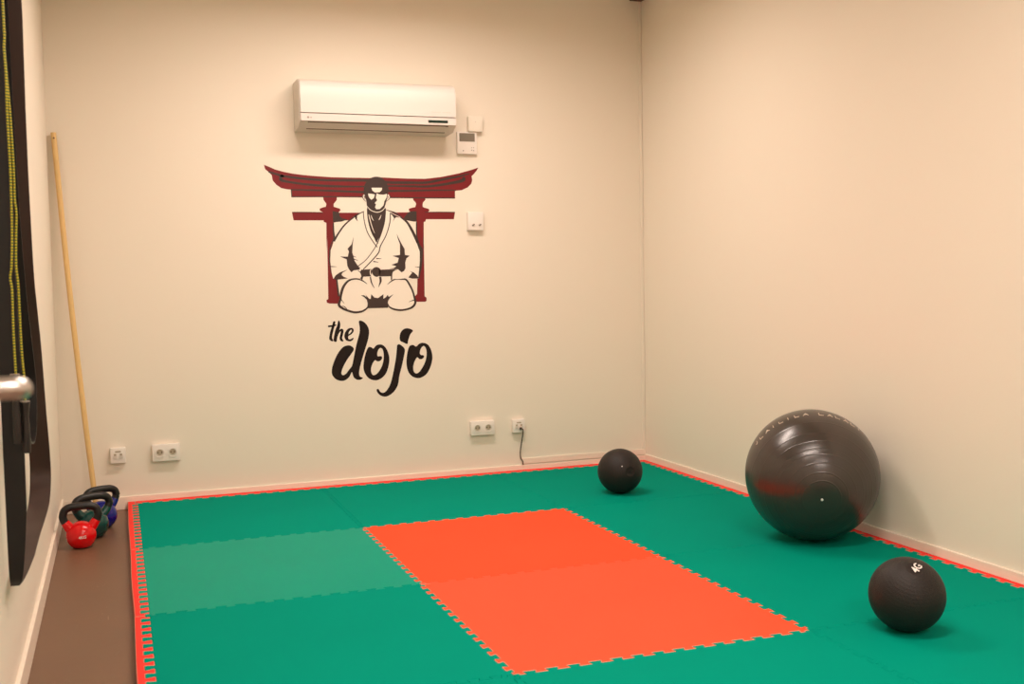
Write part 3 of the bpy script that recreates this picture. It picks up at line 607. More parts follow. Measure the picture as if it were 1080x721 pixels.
  'shade': [[(1.6148,1.5753),(1.6322,1.558),(1.6648,1.5482),(1.6948,1.5542),(1.7193,1.573),(1.7174,1.5438),(1.7114,1.4969),(1.6995,1.45),(1.6842,1.4149),(1.6617,1.3787),(1.6425,1.4209),(1.628,1.4618),(1.6207,1.5026),(1.617,1.5433)],[0,(1.5957,1.5536),(1.5878,1.5503),(1.5765,1.5456),(1.5633,1.5393),(1.5495,1.5316),(1.5349,1.5216),(1.5187,1.51),(1.5028,1.4975),(1.4886,1.485),(1.4767,1.4727),(1.4663,1.4601),(1.457,1.4476),(1.4483,1.4355),(1.4394,1.4227),(1.4309,1.4094),(1.4237,1.3977),(1.4186,1.3896),(1.4285,1.384),(1.4331,1.3923),(1.4399,1.4042),(1.4478,1.4175),(1.456,1.4304),(1.4645,1.4425),(1.4734,1.4549),(1.4832,1.4671),(1.4944,1.4791),(1.508,1.4914),(1.5235,1.5038),(1.5393,1.5156),(1.5535,1.5255),(1.5664,1.5338),(1.5789,1.5407),(1.5897,1.5462),(1.5972,1.5503)],[0,(1.7216,1.5589),(1.7307,1.5555),(1.7441,1.5509),(1.7585,1.5456),(1.771,1.5401),(1.7824,1.5351),(1.7938,1.529),(1.8038,1.5233),(1.8109,1.5195),(1.8125,1.5217),(1.8062,1.5267),(1.7971,1.5336),(1.7862,1.5412),(1.7747,1.5479),(1.7611,1.5522),(1.7459,1.5562),(1.732,1.5594),(1.7224,1.5614)],[(1.5427,1.5314),(1.5574,1.5286),(1.5558,1.5112),(1.5613,1.4955),(1.5463,1.5111)],[(1.7427,1.5468),(1.7785,1.5293),(1.8025,1.5177),(1.7783,1.5205),(1.769,1.5117),(1.7583,1.494),(1.7661,1.5146),(1.7544,1.5322)],[0,(1.801,1.5184),(1.8071,1.5134),(1.8161,1.5068),(1.8257,1.499),(1.8339,1.4902),(1.8409,1.4806),(1.8476,1.4693),(1.8542,1.4568),(1.8609,1.4435),(1.8687,1.4277),(1.877,1.4098),(1.8844,1.3932),(1.8894,1.3815),(1.8907,1.3797),(1.903,1.3864),(1.8969,1.3902),(1.8903,1.3788),(1.8942,1.3721),(1.8995,1.3635),(1.9047,1.3538),(1.9083,1.3434),(1.9099,1.3311),(1.9105,1.3168),(1.9104,1.302),(1.9099,1.2883),(1.9097,1.2766),(1.909,1.2659),(1.9078,1.2548),(1.9064,1.2422),(1.9044,1.226),(1.9019,1.2075),(1.8996,1.1904),(1.8981,1.1786),(1.9058,1.1774),(1.9083,1.1891),(1.9118,1.206),(1.9154,1.2244),(1.9185,1.2406),(1.9207,1.2532),(1.9227,1.2644),(1.9244,1.2757),(1.9254,1.288),(1.9254,1.3022),(1.9249,1.3175),(1.9237,1.3327),(1.9213,1.3465),(1.9169,1.3589),(1.9111,1.3699),(1.9057,1.3787),(1.9023,1.3846),(1.8948,1.3767),(1.8917,1.3767),(1.9064,1.3814),(1.9047,1.3878),(1.8993,1.3996),(1.8917,1.4163),(1.883,1.4344),(1.8748,1.4504),(1.8671,1.4637),(1.8595,1.4762),(1.8516,1.4878),(1.843,1.4981),(1.8325,1.5067),(1.8212,1.5138),(1.8112,1.5192),(1.8041,1.5228)],[0,(1.5902,1.5518),(1.5906,1.5421),(1.5912,1.5281),(1.5924,1.5121),(1.5944,1.4963),(1.5974,1.4808),(1.6009,1.4646),(1.6057,1.4481),(1.612,1.4316),(1.6211,1.4142),(1.6324,1.3961),(1.6436,1.3795),(1.6523,1.3668),(1.6579,1.3592),(1.6618,1.3552),(1.6643,1.3532),(1.6661,1.3518),(1.6686,1.3546),(1.667,1.3562),(1.6649,1.3581),(1.6616,1.362),(1.6563,1.3696),(1.6476,1.3822),(1.6365,1.3987),(1.6253,1.4166),(1.6164,1.4336),(1.6102,1.4497),(1.6056,1.4659),(1.6021,1.4818),(1.5992,1.4971),(1.597,1.5127),(1.5957,1.5285),(1.595,1.5424),(1.5944,1.5521)],[0,(1.6122,1.5664),(1.6129,1.5538),(1.6138,1.5358),(1.6153,1.5155),(1.6179,1.4962),(1.6217,1.4782),(1.6265,1.4599),(1.6321,1.4421),(1.6384,1.4256),(1.6465,1.4099),(1.656,1.3948),(1.6648,1.382),(1.671,1.3731),(1.6738,1.3748),(1.668,1.3841),(1.6597,1.3971),(1.6508,1.4123),(1.6433,1.4278),(1.6372,1.4439),(1.6317,1.4614),(1.627,1.4795),(1.6232,1.4973),(1.6205,1.5162),(1.6189,1.5363),(1.6178,1.5543),(1.617,1.5668)],[0,(1.7167,1.5673),(1.7156,1.5545),(1.7141,1.5362),(1.712,1.5159),(1.709,1.4973),(1.7051,1.4808),(1.7004,1.4646),(1.6951,1.4487),(1.6895,1.4332),(1.6836,1.4178),(1.6771,1.4024),(1.6705,1.3879),(1.6642,1.375),(1.6589,1.3646),(1.654,1.3562),(1.6486,1.3479),(1.6417,1.3381),(1.6328,1.3257),(1.6225,1.312),(1.6115,1.2983),(1.6004,1.2862),(1.588,1.2754),(1.5743,1.2654),(1.5618,1.2569),(1.5531,1.2509),(1.5555,1.2474),(1.5642,1.2534),(1.5768,1.262),(1.5907,1.2722),(1.6034,1.2832),(1.6148,1.2956),(1.6259,1.3094),(1.6362,1.3233),(1.6452,1.3357),(1.6523,1.3456),(1.6579,1.3539),(1.663,1.3625),(1.6686,1.373),(1.6749,1.386),(1.6815,1.4006),(1.6881,1.4161),(1.6941,1.4317),(1.6997,1.4473),(1.7051,1.4633),(1.7099,1.4797),(1.7138,1.4965),(1.7168,1.5155),(1.7189,1.5359),(1.7205,1.5543),(1.7216,1.5671)],[0,(1.743,1.5439),(1.7426,1.5348),(1.7422,1.522),(1.7412,1.507),(1.7387,1.4915),(1.7346,1.4751),(1.7293,1.4572),(1.723,1.4389),(1.7161,1.4217),(1.7077,1.4053),(1.6981,1.3892),(1.6887,1.3739),(1.6813,1.3604),(1.6774,1.3494),(1.6758,1.3407),(1.6744,1.3332),(1.6706,1.3251),(1.6636,1.3154),(1.6546,1.3052),(1.6442,1.2944),(1.6332,1.2831),(1.6201,1.2699),(1.6052,1.2553),(1.5915,1.2421),(1.582,1.2329),(1.5857,1.2292),(1.5953,1.2383),(1.6091,1.2514),(1.6242,1.2659),(1.6374,1.2791),(1.6486,1.2903),(1.6592,1.3012),(1.6685,1.3116),(1.6761,1.3219),(1.6804,1.3314),(1.682,1.3397),(1.6832,1.348),(1.6867,1.3581),(1.6938,1.3712),(1.703,1.3864),(1.7126,1.4028),(1.721,1.4197),(1.7281,1.4372),(1.7345,1.4557),(1.7399,1.4739),(1.744,1.4906),(1.7466,1.5065),(1.7477,1.5218),(1.7481,1.5348),(1.7484,1.5439)],[0,(1.6588,1.2875),(1.6893,1.2883),(1.6894,1.2899),(1.6593,1.2939)],[0,(1.6412,1.2708),(1.6719,1.2687),(1.6721,1.2702),(1.6425,1.278)],[(1.5347,1.4128),(1.5217,1.3704),(1.4986,1.3458),(1.5061,1.3301),(1.4987,1.3021),(1.4566,1.3038),(1.4924,1.2871),(1.4948,1.2532),(1.5022,1.2348),(1.517,1.2156),(1.5325,1.2265),(1.5739,1.2312),(1.5544,1.2505),(1.5365,1.2788),(1.5305,1.3037),(1.5245,1.3247),(1.5283,1.3704)],[0,(1.5216,1.306),(1.5453,1.2976),(1.546,1.2991),(1.5238,1.3108)],[0,(1.5293,1.2862),(1.5549,1.2805),(1.5554,1.282),(1.5309,1.2912)],[(1.7795,1.4286),(1.7843,1.4021),(1.7965,1.3689),(1.7951,1.3093),(1.752,1.3043),(1.7878,1.2921),(1.7804,1.2663),(1.744,1.2548),(1.7731,1.2458),(1.7558,1.2354),(1.7286,1.2331),(1.7829,1.2284),(1.8016,1.2115),(1.8169,1.2193),(1.8254,1.2345),(1.8248,1.2658),(1.8322,1.2903),(1.8518,1.3041),(1.8238,1.309),(1.8225,1.3422),(1.8081,1.3675),(1.7905,1.4021)],[0,(1.4038,1.2465),(1.4353,1.2466),(1.4354,1.2481),(1.4042,1.2517)],[0,(1.8805,1.241),(1.9099,1.2354),(1.9106,1.2407),(1.8807,1.2426)],[(1.4173,1.1825),(1.4289,1.2006),(1.4543,1.2171),(1.4975,1.2309),(1.4674,1.2143),(1.4605,1.2027),(1.4734,1.1914),(1.4962,1.1825),(1.4269,1.1758)],[(1.9019,1.176),(1.8919,1.1935),(1.8716,1.2112),(1.8238,1.2252),(1.8545,1.2154),(1.8626,1.2073),(1.8492,1.1922),(1.84,1.1823),(1.8639,1.1753)],[(1.5725,1.2292),(1.6341,1.233),(1.6297,1.1922),(1.5828,1.1903),(1.5755,1.1668),(1.5712,1.18),(1.5763,1.1964),(1.5655,1.2162)],[(1.6743,1.2279),(1.7693,1.2299),(1.7485,1.2156),(1.7425,1.1905),(1.6734,1.1902)],[(1.7399,1.1972),(1.748,1.1937),(1.746,1.1672),(1.7393,1.1706)],[(1.6324,1.2186),(1.6337,1.2253),(1.6367,1.2318),(1.6409,1.2369),(1.6465,1.2404),(1.6533,1.2427),(1.6599,1.2432),(1.6665,1.2418),(1.6729,1.2386),(1.6779,1.2344),(1.6807,1.2292),(1.682,1.223),(1.6821,1.2165),(1.6812,1.2097),(1.679,1.2026),(1.6756,1.1968),(1.6707,1.1926),(1.6647,1.1896),(1.6585,1.1885),(1.652,1.1897),(1.6454,1.1929),(1.6399,1.1974),(1.636,1.2036),(1.6333,1.2112)],[0,(1.6195,1.1886),(1.62,1.1837),(1.6209,1.1766),(1.622,1.1688),(1.6233,1.1618),(1.6252,1.1561),(1.6273,1.1509),(1.6296,1.1461),(1.6321,1.1415),(1.6352,1.1368),(1.6387,1.1322),(1.6418,1.1283),(1.6442,1.1256),(1.6455,1.1264),(1.644,1.1296),(1.6416,1.134),(1.6391,1.139),(1.6369,1.1439),(1.6351,1.1485),(1.6334,1.1532),(1.6319,1.1582),(1.6306,1.1635),(1.6292,1.17),(1.6281,1.1776),(1.6271,1.1846),(1.6264,1.1895)],[0,(1.6718,1.1872),(1.6726,1.1829),(1.6737,1.1768),(1.6746,1.1705),(1.6749,1.1654),(1.6748,1.1618),(1.674,1.1582),(1.6728,1.1543),(1.6715,1.1499),(1.6704,1.1449),(1.669,1.1395),(1.6678,1.1346),(1.6671,1.1312),(1.6686,1.1306),(1.6706,1.1335),(1.6732,1.1379),(1.676,1.1428),(1.6786,1.1472),(1.6808,1.151),(1.6831,1.1547),(1.6852,1.1591),(1.6868,1.1646),(1.6871,1.1712),(1.6866,1.1784),(1.686,1.1848),(1.6857,1.1891)],[0,(1.6045,1.1507),(1.6004,1.1546),(1.5944,1.1601),(1.5875,1.166),(1.5807,1.171),(1.574,1.1745),(1.5673,1.1773),(1.5604,1.1797),(1.5532,1.1813),(1.5455,1.1823),(1.5376,1.1827),(1.5296,1.1824),(1.5219,1.1814),(1.5145,1.1802),(1.5071,1.1784),(1.4997,1.1756),(1.4923,1.1714),(1.4852,1.1656),(1.4783,1.1586),(1.4718,1.1508),(1.4661,1.1426),(1.4612,1.1337),(1.4572,1.1243),(1.4537,1.1148),(1.4507,1.1053),(1.4489,1.0956),(1.4479,1.0861),(1.447,1.0772),(1.446,1.069),(1.4431,1.0614),(1.4395,1.0536),(1.4363,1.0451),(1.4357,1.0357),(1.4399,1.0273),(1.4461,1.0213),(1.4526,1.0169),(1.4587,1.0131),(1.4644,1.0096),(1.4704,1.0068),(1.4764,1.0043),(1.4829,1.0019),(1.49,0.9991),(1.4979,0.9963),(1.5058,0.9937),(1.5131,0.9917),(1.5193,0.9901),(1.525,0.989),(1.531,0.9883),(1.5378,0.9882),(1.546,0.9887),(1.555,0.9896),(1.5642,0.9911),(1.5728,0.9934),(1.5807,0.9967),(1.5879,1.0008),(1.5941,1.0051),(1.5991,1.009),(1.6025,1.0129),(1.6045,1.0167),(1.6053,1.0196),(1.6057,1.0215),(1.6008,1.0237),(1.5996,1.0221),(1.5983,1.0199),(1.5965,1.0178),(1.5936,1.0155),(1.5889,1.0125),(1.583,1.009),(1.5763,1.0058),(1.5696,1.0034),(1.5621,1.0018),(1.5537,1.0006),(1.5452,1.0),(1.5376,0.9998),(1.5317,0.9999),(1.5268,1.0005),(1.5218,1.0014),(1.5161,1.0029),(1.5092,1.0048),(1.5017,1.0072),(1.4941,1.0099),(1.4872,1.0126),(1.481,1.0152),(1.4755,1.0177),(1.4705,1.0203),(1.4657,1.0236),(1.4603,1.0275),(1.455,1.0317),(1.4515,1.0355),(1.4501,1.0386),(1.45,1.0425),(1.4519,1.0491),(1.4548,1.0573),(1.4573,1.0663),(1.4593,1.0753),(1.4609,1.0843),(1.4627,1.0932),(1.465,1.1016),(1.4675,1.1104),(1.4705,1.1193),(1.4739,1.1279),(1.4779,1.1357),(1.4826,1.1432),(1.4879,1.1505),(1.4937,1.157),(1.4993,1.1623),(1.5048,1.1663),(1.5105,1.1694),(1.5167,1.1717),(1.5233,1.1737),(1.5303,1.1747),(1.5375,1.1751),(1.5449,1.1749),(1.5518,1.1741),(1.5584,1.1727),(1.5647,1.1707),(1.571,1.1681),(1.5771,1.1651),(1.5842,1.1614),(1.5916,1.1566),(1.5983,1.152),(1.6032,1.149)],[0,(1.7203,1.145),(1.725,1.148),(1.7316,1.1526),(1.7388,1.1574),(1.7456,1.1613),(1.7514,1.1644),(1.757,1.1671),(1.7626,1.1692),(1.7685,1.1705),(1.7753,1.171),(1.7828,1.1706),(1.7907,1.1699),(1.7985,1.1693),(1.806,1.1691),(1.8129,1.1692),(1.8187,1.1686),(1.8232,1.1665),(1.8277,1.1622),(1.8322,1.1556),(1.8367,1.1477),(1.8411,1.1396),(1.8456,1.1317),(1.8499,1.1234),(1.8539,1.115),(1.8574,1.1067),(1.8602,1.0985),(1.8626,1.0904),(1.8646,1.0821),(1.8665,1.0736),(1.8686,1.0645),(1.8707,1.0556),(1.8719,1.0475),(1.8715,1.0409),(1.8696,1.0352),(1.8663,1.0295),(1.8617,1.0241),(1.8566,1.0196),(1.8508,1.0161),(1.8439,1.0132),(1.836,1.0109),(1.8277,1.0088),(1.8189,1.007),(1.8097,1.0056),(1.8003,1.0047),(1.7912,1.0046),(1.782,1.0051),(1.7726,1.0064),(1.7635,1.0081),(1.7552,1.0103),(1.7476,1.0128),(1.7405,1.0157),(1.7344,1.019),(1.7297,1.0223),(1.7263,1.026),(1.7238,1.0308),(1.722,1.0356),(1.7205,1.0389),(1.7163,1.0377),(1.7169,1.0341),(1.7179,1.0288),(1.72,1.0226),(1.7238,1.0167),(1.7295,1.012),(1.7362,1.0077),(1.7439,1.0039),(1.752,1.0007),(1.761,0.9982),(1.7708,0.9961),(1.7809,0.9946),(1.7909,0.9939),(1.801,0.9941),(1.8111,0.995),(1.8209,0.9965),(1.8301,0.9984),(1.839,1.0003),(1.8477,1.0026),(1.8561,1.0057),(1.8638,1.0101),(1.8706,1.0156),(1.8766,1.0222),(1.8815,1.0299),(1.8846,1.0387),(1.8846,1.0484),(1.8826,1.058),(1.8799,1.0673),(1.8773,1.0761),(1.8752,1.0845),(1.873,1.0931),(1.8704,1.1016),(1.8673,1.1102),(1.8637,1.119),(1.8597,1.1279),(1.8553,1.1366),(1.8508,1.1448),(1.8461,1.1528),(1.8411,1.161),(1.8355,1.1686),(1.8287,1.1745),(1.8208,1.1774),(1.813,1.1777),(1.8058,1.1771),(1.7988,1.1767),(1.7914,1.1773),(1.7834,1.1781),(1.7752,1.1784),(1.7674,1.1778),(1.7603,1.176),(1.754,1.1734),(1.7481,1.1702),(1.7421,1.1666),(1.7356,1.1617),(1.7289,1.1559),(1.723,1.1505),(1.719,1.1466)],[0,(1.4478,1.076),(1.4496,1.0731),(1.4522,1.069),(1.4551,1.0643),(1.4582,1.0598),(1.4619,1.0553),(1.4659,1.0507),(1.4697,1.0467),(1.4723,1.0439),(1.4732,1.0446),(1.4711,1.0478),(1.468,1.0524),(1.4646,1.0574),(1.4618,1.0621),(1.4592,1.0666),(1.4568,1.0715),(1.4547,1.0759),(1.4534,1.079)],[0,(1.8779,1.0578),(1.8749,1.0572),(1.8706,1.0564),(1.8656,1.0554),(1.8603,1.0539),(1.8546,1.0516),(1.8483,1.0487),(1.8425,1.046),(1.8386,1.044),(1.839,1.043),(1.8433,1.0441),(1.8494,1.046),(1.856,1.0479),(1.8617,1.0493),(1.8667,1.0502),(1.8715,1.0508),(1.8758,1.0512),(1.8788,1.0514)],[0,(1.4589,1.0305),(1.4618,1.0291),(1.466,1.0273),(1.4704,1.0251),(1.4741,1.0226),(1.4777,1.0195),(1.4814,1.0155),(1.4847,1.0115),(1.4871,1.0088),(1.4896,1.0107),(1.4876,1.0137),(1.4845,1.0179),(1.4809,1.0225),(1.477,1.0264),(1.4722,1.0288),(1.4672,1.0305),(1.4627,1.0317),(1.4596,1.0325)],[(1.5668,1.0867),(1.5835,1.0877),(1.5999,1.0755),(1.5916,1.0915),(1.6131,1.0673),(1.6218,1.0658),(1.6252,1.0921),(1.6435,1.0732),(1.6637,1.0701),(1.6946,1.0906),(1.694,1.0654),(1.7077,1.0731),(1.7196,1.0874),(1.7247,1.0747),(1.7523,1.0894),(1.7327,1.0699),(1.7215,1.0549),(1.7184,1.0383),(1.7205,1.0144),(1.6004,1.0148),(1.6038,1.0411),(1.5996,1.061),(1.5846,1.0778)]],
  'light': [[(1.6413,1.6824),(1.7018,1.6831),(1.7001,1.67),(1.6877,1.6581),(1.6608,1.6565),(1.6463,1.6672)],[(1.6218,1.6504),(1.6405,1.6488),(1.6592,1.6455),(1.6542,1.6258),(1.6396,1.6156),(1.6287,1.6256),(1.6233,1.6386)],[(1.6701,1.6522),(1.6851,1.6458),(1.7076,1.6447),(1.7293,1.6497),(1.7252,1.6286),(1.713,1.6088),(1.707,1.5847),(1.6854,1.5648),(1.6661,1.5638),(1.6587,1.5747),(1.6649,1.5909),(1.6571,1.5983),(1.6663,1.6071),(1.6718,1.6142),(1.665,1.6281),(1.668,1.6412)],[0,(1.6138,1.5799),(1.6167,1.5757),(1.6208,1.5695),(1.6262,1.5629),(1.6327,1.5573),(1.6407,1.553),(1.65,1.5492),(1.6598,1.5463),(1.6691,1.5451),(1.678,1.5459),(1.6867,1.5482),(1.6948,1.5516),(1.702,1.556),(1.7084,1.5622),(1.7139,1.5698),(1.7183,1.577),(1.7213,1.582),(1.7195,1.5831),(1.7161,1.5783),(1.7114,1.5714),(1.7059,1.5643),(1.6998,1.5589),(1.6931,1.555),(1.6855,1.5519),(1.6774,1.5499),(1.6694,1.5493),(1.6607,1.5503),(1.6514,1.5529),(1.6424,1.5564),(1.6348,1.5604),(1.6286,1.5652),(1.6232,1.5713),(1.6188,1.5772),(1.6155,1.5812)],[0,(1.6214,1.5343),(1.6217,1.5312),(1.6223,1.5269),(1.6232,1.5212),(1.6246,1.5137),(1.6271,1.5036),(1.6301,1.4913),(1.6334,1.4785),(1.6368,1.4669),(1.6409,1.4563),(1.6452,1.446),(1.6493,1.4372),(1.6521,1.4311),(1.6536,1.4317),(1.6514,1.4381),(1.648,1.4471),(1.6443,1.4576),(1.6409,1.4683),(1.6377,1.4798),(1.6345,1.4925),(1.6316,1.5048),(1.6293,1.5148),(1.6274,1.5222),(1.6259,1.5277),(1.6249,1.5319),(1.624,1.5349)],[0,(1.6338,1.5315),(1.6344,1.5285),(1.6354,1.5241),(1.6367,1.5192),(1.6381,1.5146),(1.6406,1.5103),(1.6434,1.5058),(1.646,1.502),(1.6479,1.4993),(1.6493,1.5001),(1.648,1.5031),(1.646,1.5073),(1.6438,1.5119),(1.6421,1.5163),(1.6401,1.5205),(1.6382,1.5251),(1.6366,1.5292),(1.6353,1.532)],[0,(1.6917,1.5322),(1.6904,1.5297),(1.6886,1.526),(1.6866,1.5219),(1.6846,1.5183),(1.6829,1.5145),(1.6809,1.5105),(1.6791,1.5069),(1.6779,1.5043),(1.6793,1.5035),(1.6812,1.5056),(1.6837,1.5089),(1.6864,1.5126),(1.6889,1.5163),(1.6903,1.5205),(1.6916,1.525),(1.6927,1.5289),(1.6933,1.5317)],[0,(1.632,1.2389),(1.6298,1.2362),(1.6265,1.2322),(1.6232,1.2275),(1.621,1.2225),(1.6202,1.2172),(1.6203,1.2118),(1.6211,1.2063),(1.6228,1.2011),(1.6257,1.1963),(1.6294,1.1918),(1.6338,1.1878),(1.6386,1.1847),(1.6443,1.1831),(1.6504,1.1827),(1.6559,1.1827),(1.6597,1.1828),(1.6598,1.1849),(1.6561,1.1855),(1.6508,1.1861),(1.6452,1.1871),(1.6407,1.1889),(1.6369,1.1916),(1.6332,1.1951),(1.63,1.1992),(1.6277,1.2033),(1.6261,1.2076),(1.6251,1.2123),(1.6248,1.2171),(1.6252,1.2215),(1.6266,1.2259),(1.6292,1.2305),(1.6319,1.2347),(1.6338,1.2377)],[(1.4639,1.2066),(1.4675,1.213),(1.4773,1.2188),(1.4874,1.2219),(1.4963,1.2202),(1.5056,1.2158),(1.5136,1.2137),(1.519,1.2165),(1.5232,1.2214),(1.5285,1.2252),(1.5365,1.227),(1.5456,1.2276),(1.5537,1.2262),(1.5605,1.2223),(1.5663,1.2165),(1.57,1.2096),(1.5717,1.2006),(1.5713,1.1905),(1.5673,1.1834),(1.5582,1.1816),(1.5456,1.1827),(1.5327,1.1839),(1.5206,1.1833),(1.5082,1.1827),(1.4963,1.1845),(1.4831,1.1905),(1.4704,1.1989)],[(1.8592,1.2074),(1.8544,1.2132),(1.8459,1.2193),(1.8375,1.2223),(1.8304,1.22),(1.8233,1.2146),(1.8167,1.2106),(1.8109,1.2093),(1.8056,1.2093),(1.7995,1.2109),(1.7923,1.2158),(1.7843,1.2223),(1.776,1.2258),(1.7666,1.2242),(1.7568,1.2195),(1.7498,1.2136),(1.7471,1.2064),(1.747,1.1979),(1.7479,1.1904),(1.7474,1.1843),(1.7478,1.1791),(1.7543,1.1757),(1.7719,1.1745),(1.7955,1.1751),(1.8159,1.1774),(1.8293,1.182),(1.8393,1.1883),(1.8472,1.1942),(1.8538,1.1988),(1.8584,1.203)],[0,(1.583,1.2417),(1.5629,1.2367),(1.5649,1.2286),(1.585,1.2335)]],
  'line': [[0,(1.5698,1.1783),(1.5711,1.1806),(1.5733,1.1839),(1.5755,1.1882),(1.5763,1.193),(1.5759,1.1981),(1.5745,1.2037),(1.5724,1.2092),(1.5698,1.2141),(1.5661,1.2181),(1.5616,1.2215),(1.5574,1.2242),(1.5545,1.226),(1.5529,1.2238),(1.5556,1.2217),(1.5594,1.2188),(1.5633,1.2154),(1.5663,1.2117),(1.5685,1.2075),(1.5704,1.2024),(1.5717,1.1974),(1.5721,1.1932),(1.571,1.1899),(1.5689,1.1868),(1.5664,1.1839),(1.5646,1.1819)],[0,(1.7467,1.1757),(1.7468,1.1796),(1.7469,1.1851),(1.7472,1.1911),(1.7478,1.1968),(1.7485,1.202),(1.7492,1.2072),(1.7505,1.2117),(1.7528,1.2154),(1.7574,1.2187),(1.764,1.2217),(1.7706,1.2241),(1.7751,1.2259),(1.7742,1.2284),(1.7695,1.227),(1.7627,1.2249),(1.7555,1.2221),(1.7497,1.2184),(1.7464,1.2135),(1.7447,1.2081),(1.7438,1.2027),(1.7429,1.1974),(1.7419,1.1916),(1.7412,1.1854),(1.7407,1.1799),(1.7402,1.1761)],[0,(1.5961,1.6355),(1.597,1.6346),(1.5984,1.6334),(1.5997,1.6319),(1.6004,1.6303),(1.6013,1.6276),(1.602,1.624),(1.6025,1.6203),(1.603,1.6178),(1.6051,1.6181),(1.6051,1.6206),(1.6049,1.6244),(1.6046,1.6283),(1.6039,1.6317),(1.6021,1.634),(1.6001,1.6355),(1.5982,1.6363),(1.597,1.6368)],[0,(1.7393,1.639),(1.7381,1.6383),(1.7363,1.6371),(1.7343,1.6353),(1.7325,1.6328),(1.7318,1.6294),(1.7314,1.6254),(1.7312,1.6217),(1.7311,1.6191),(1.7332,1.619),(1.7337,1.6215),(1.7344,1.6251),(1.7351,1.6289),(1.7361,1.6316),(1.7369,1.6335),(1.7381,1.6352),(1.7395,1.6367),(1.7404,1.6379)],[0,(1.5931,1.6453),(1.5921,1.6435),(1.5906,1.6408),(1.5893,1.6375),(1.5887,1.6339),(1.5891,1.6302),(1.5902,1.6264),(1.5918,1.6225),(1.5939,1.6187),(1.5971,1.615),(1.6011,1.6113),(1.6049,1.6081),(1.6075,1.6059),(1.609,1.6074),(1.6065,1.6098),(1.603,1.6132),(1.5993,1.617),(1.5965,1.6205),(1.5947,1.6239),(1.5932,1.6275),(1.5923,1.6309),(1.5919,1.634),(1.5921,1.6369),(1.5931,1.6398),(1.5943,1.6425),(1.5951,1.6444)],[0,(1.7366,1.6455),(1.7384,1.6436),(1.7411,1.6409),(1.7434,1.6379),(1.7445,1.6351),(1.7443,1.6322),(1.7432,1.6288),(1.7414,1.6253),(1.7391,1.6218),(1.7357,1.6182),(1.7313,1.6143),(1.727,1.6109),(1.724,1.6084),(1.7253,1.6068),(1.7284,1.609),(1.733,1.6123),(1.7377,1.6161),(1.7416,1.6199),(1.7442,1.6238),(1.7462,1.6278),(1.7475,1.6318),(1.7477,1.6357),(1.746,1.6394),(1.7431,1.6427),(1.7401,1.6453),(1.7381,1.6471)]],
}
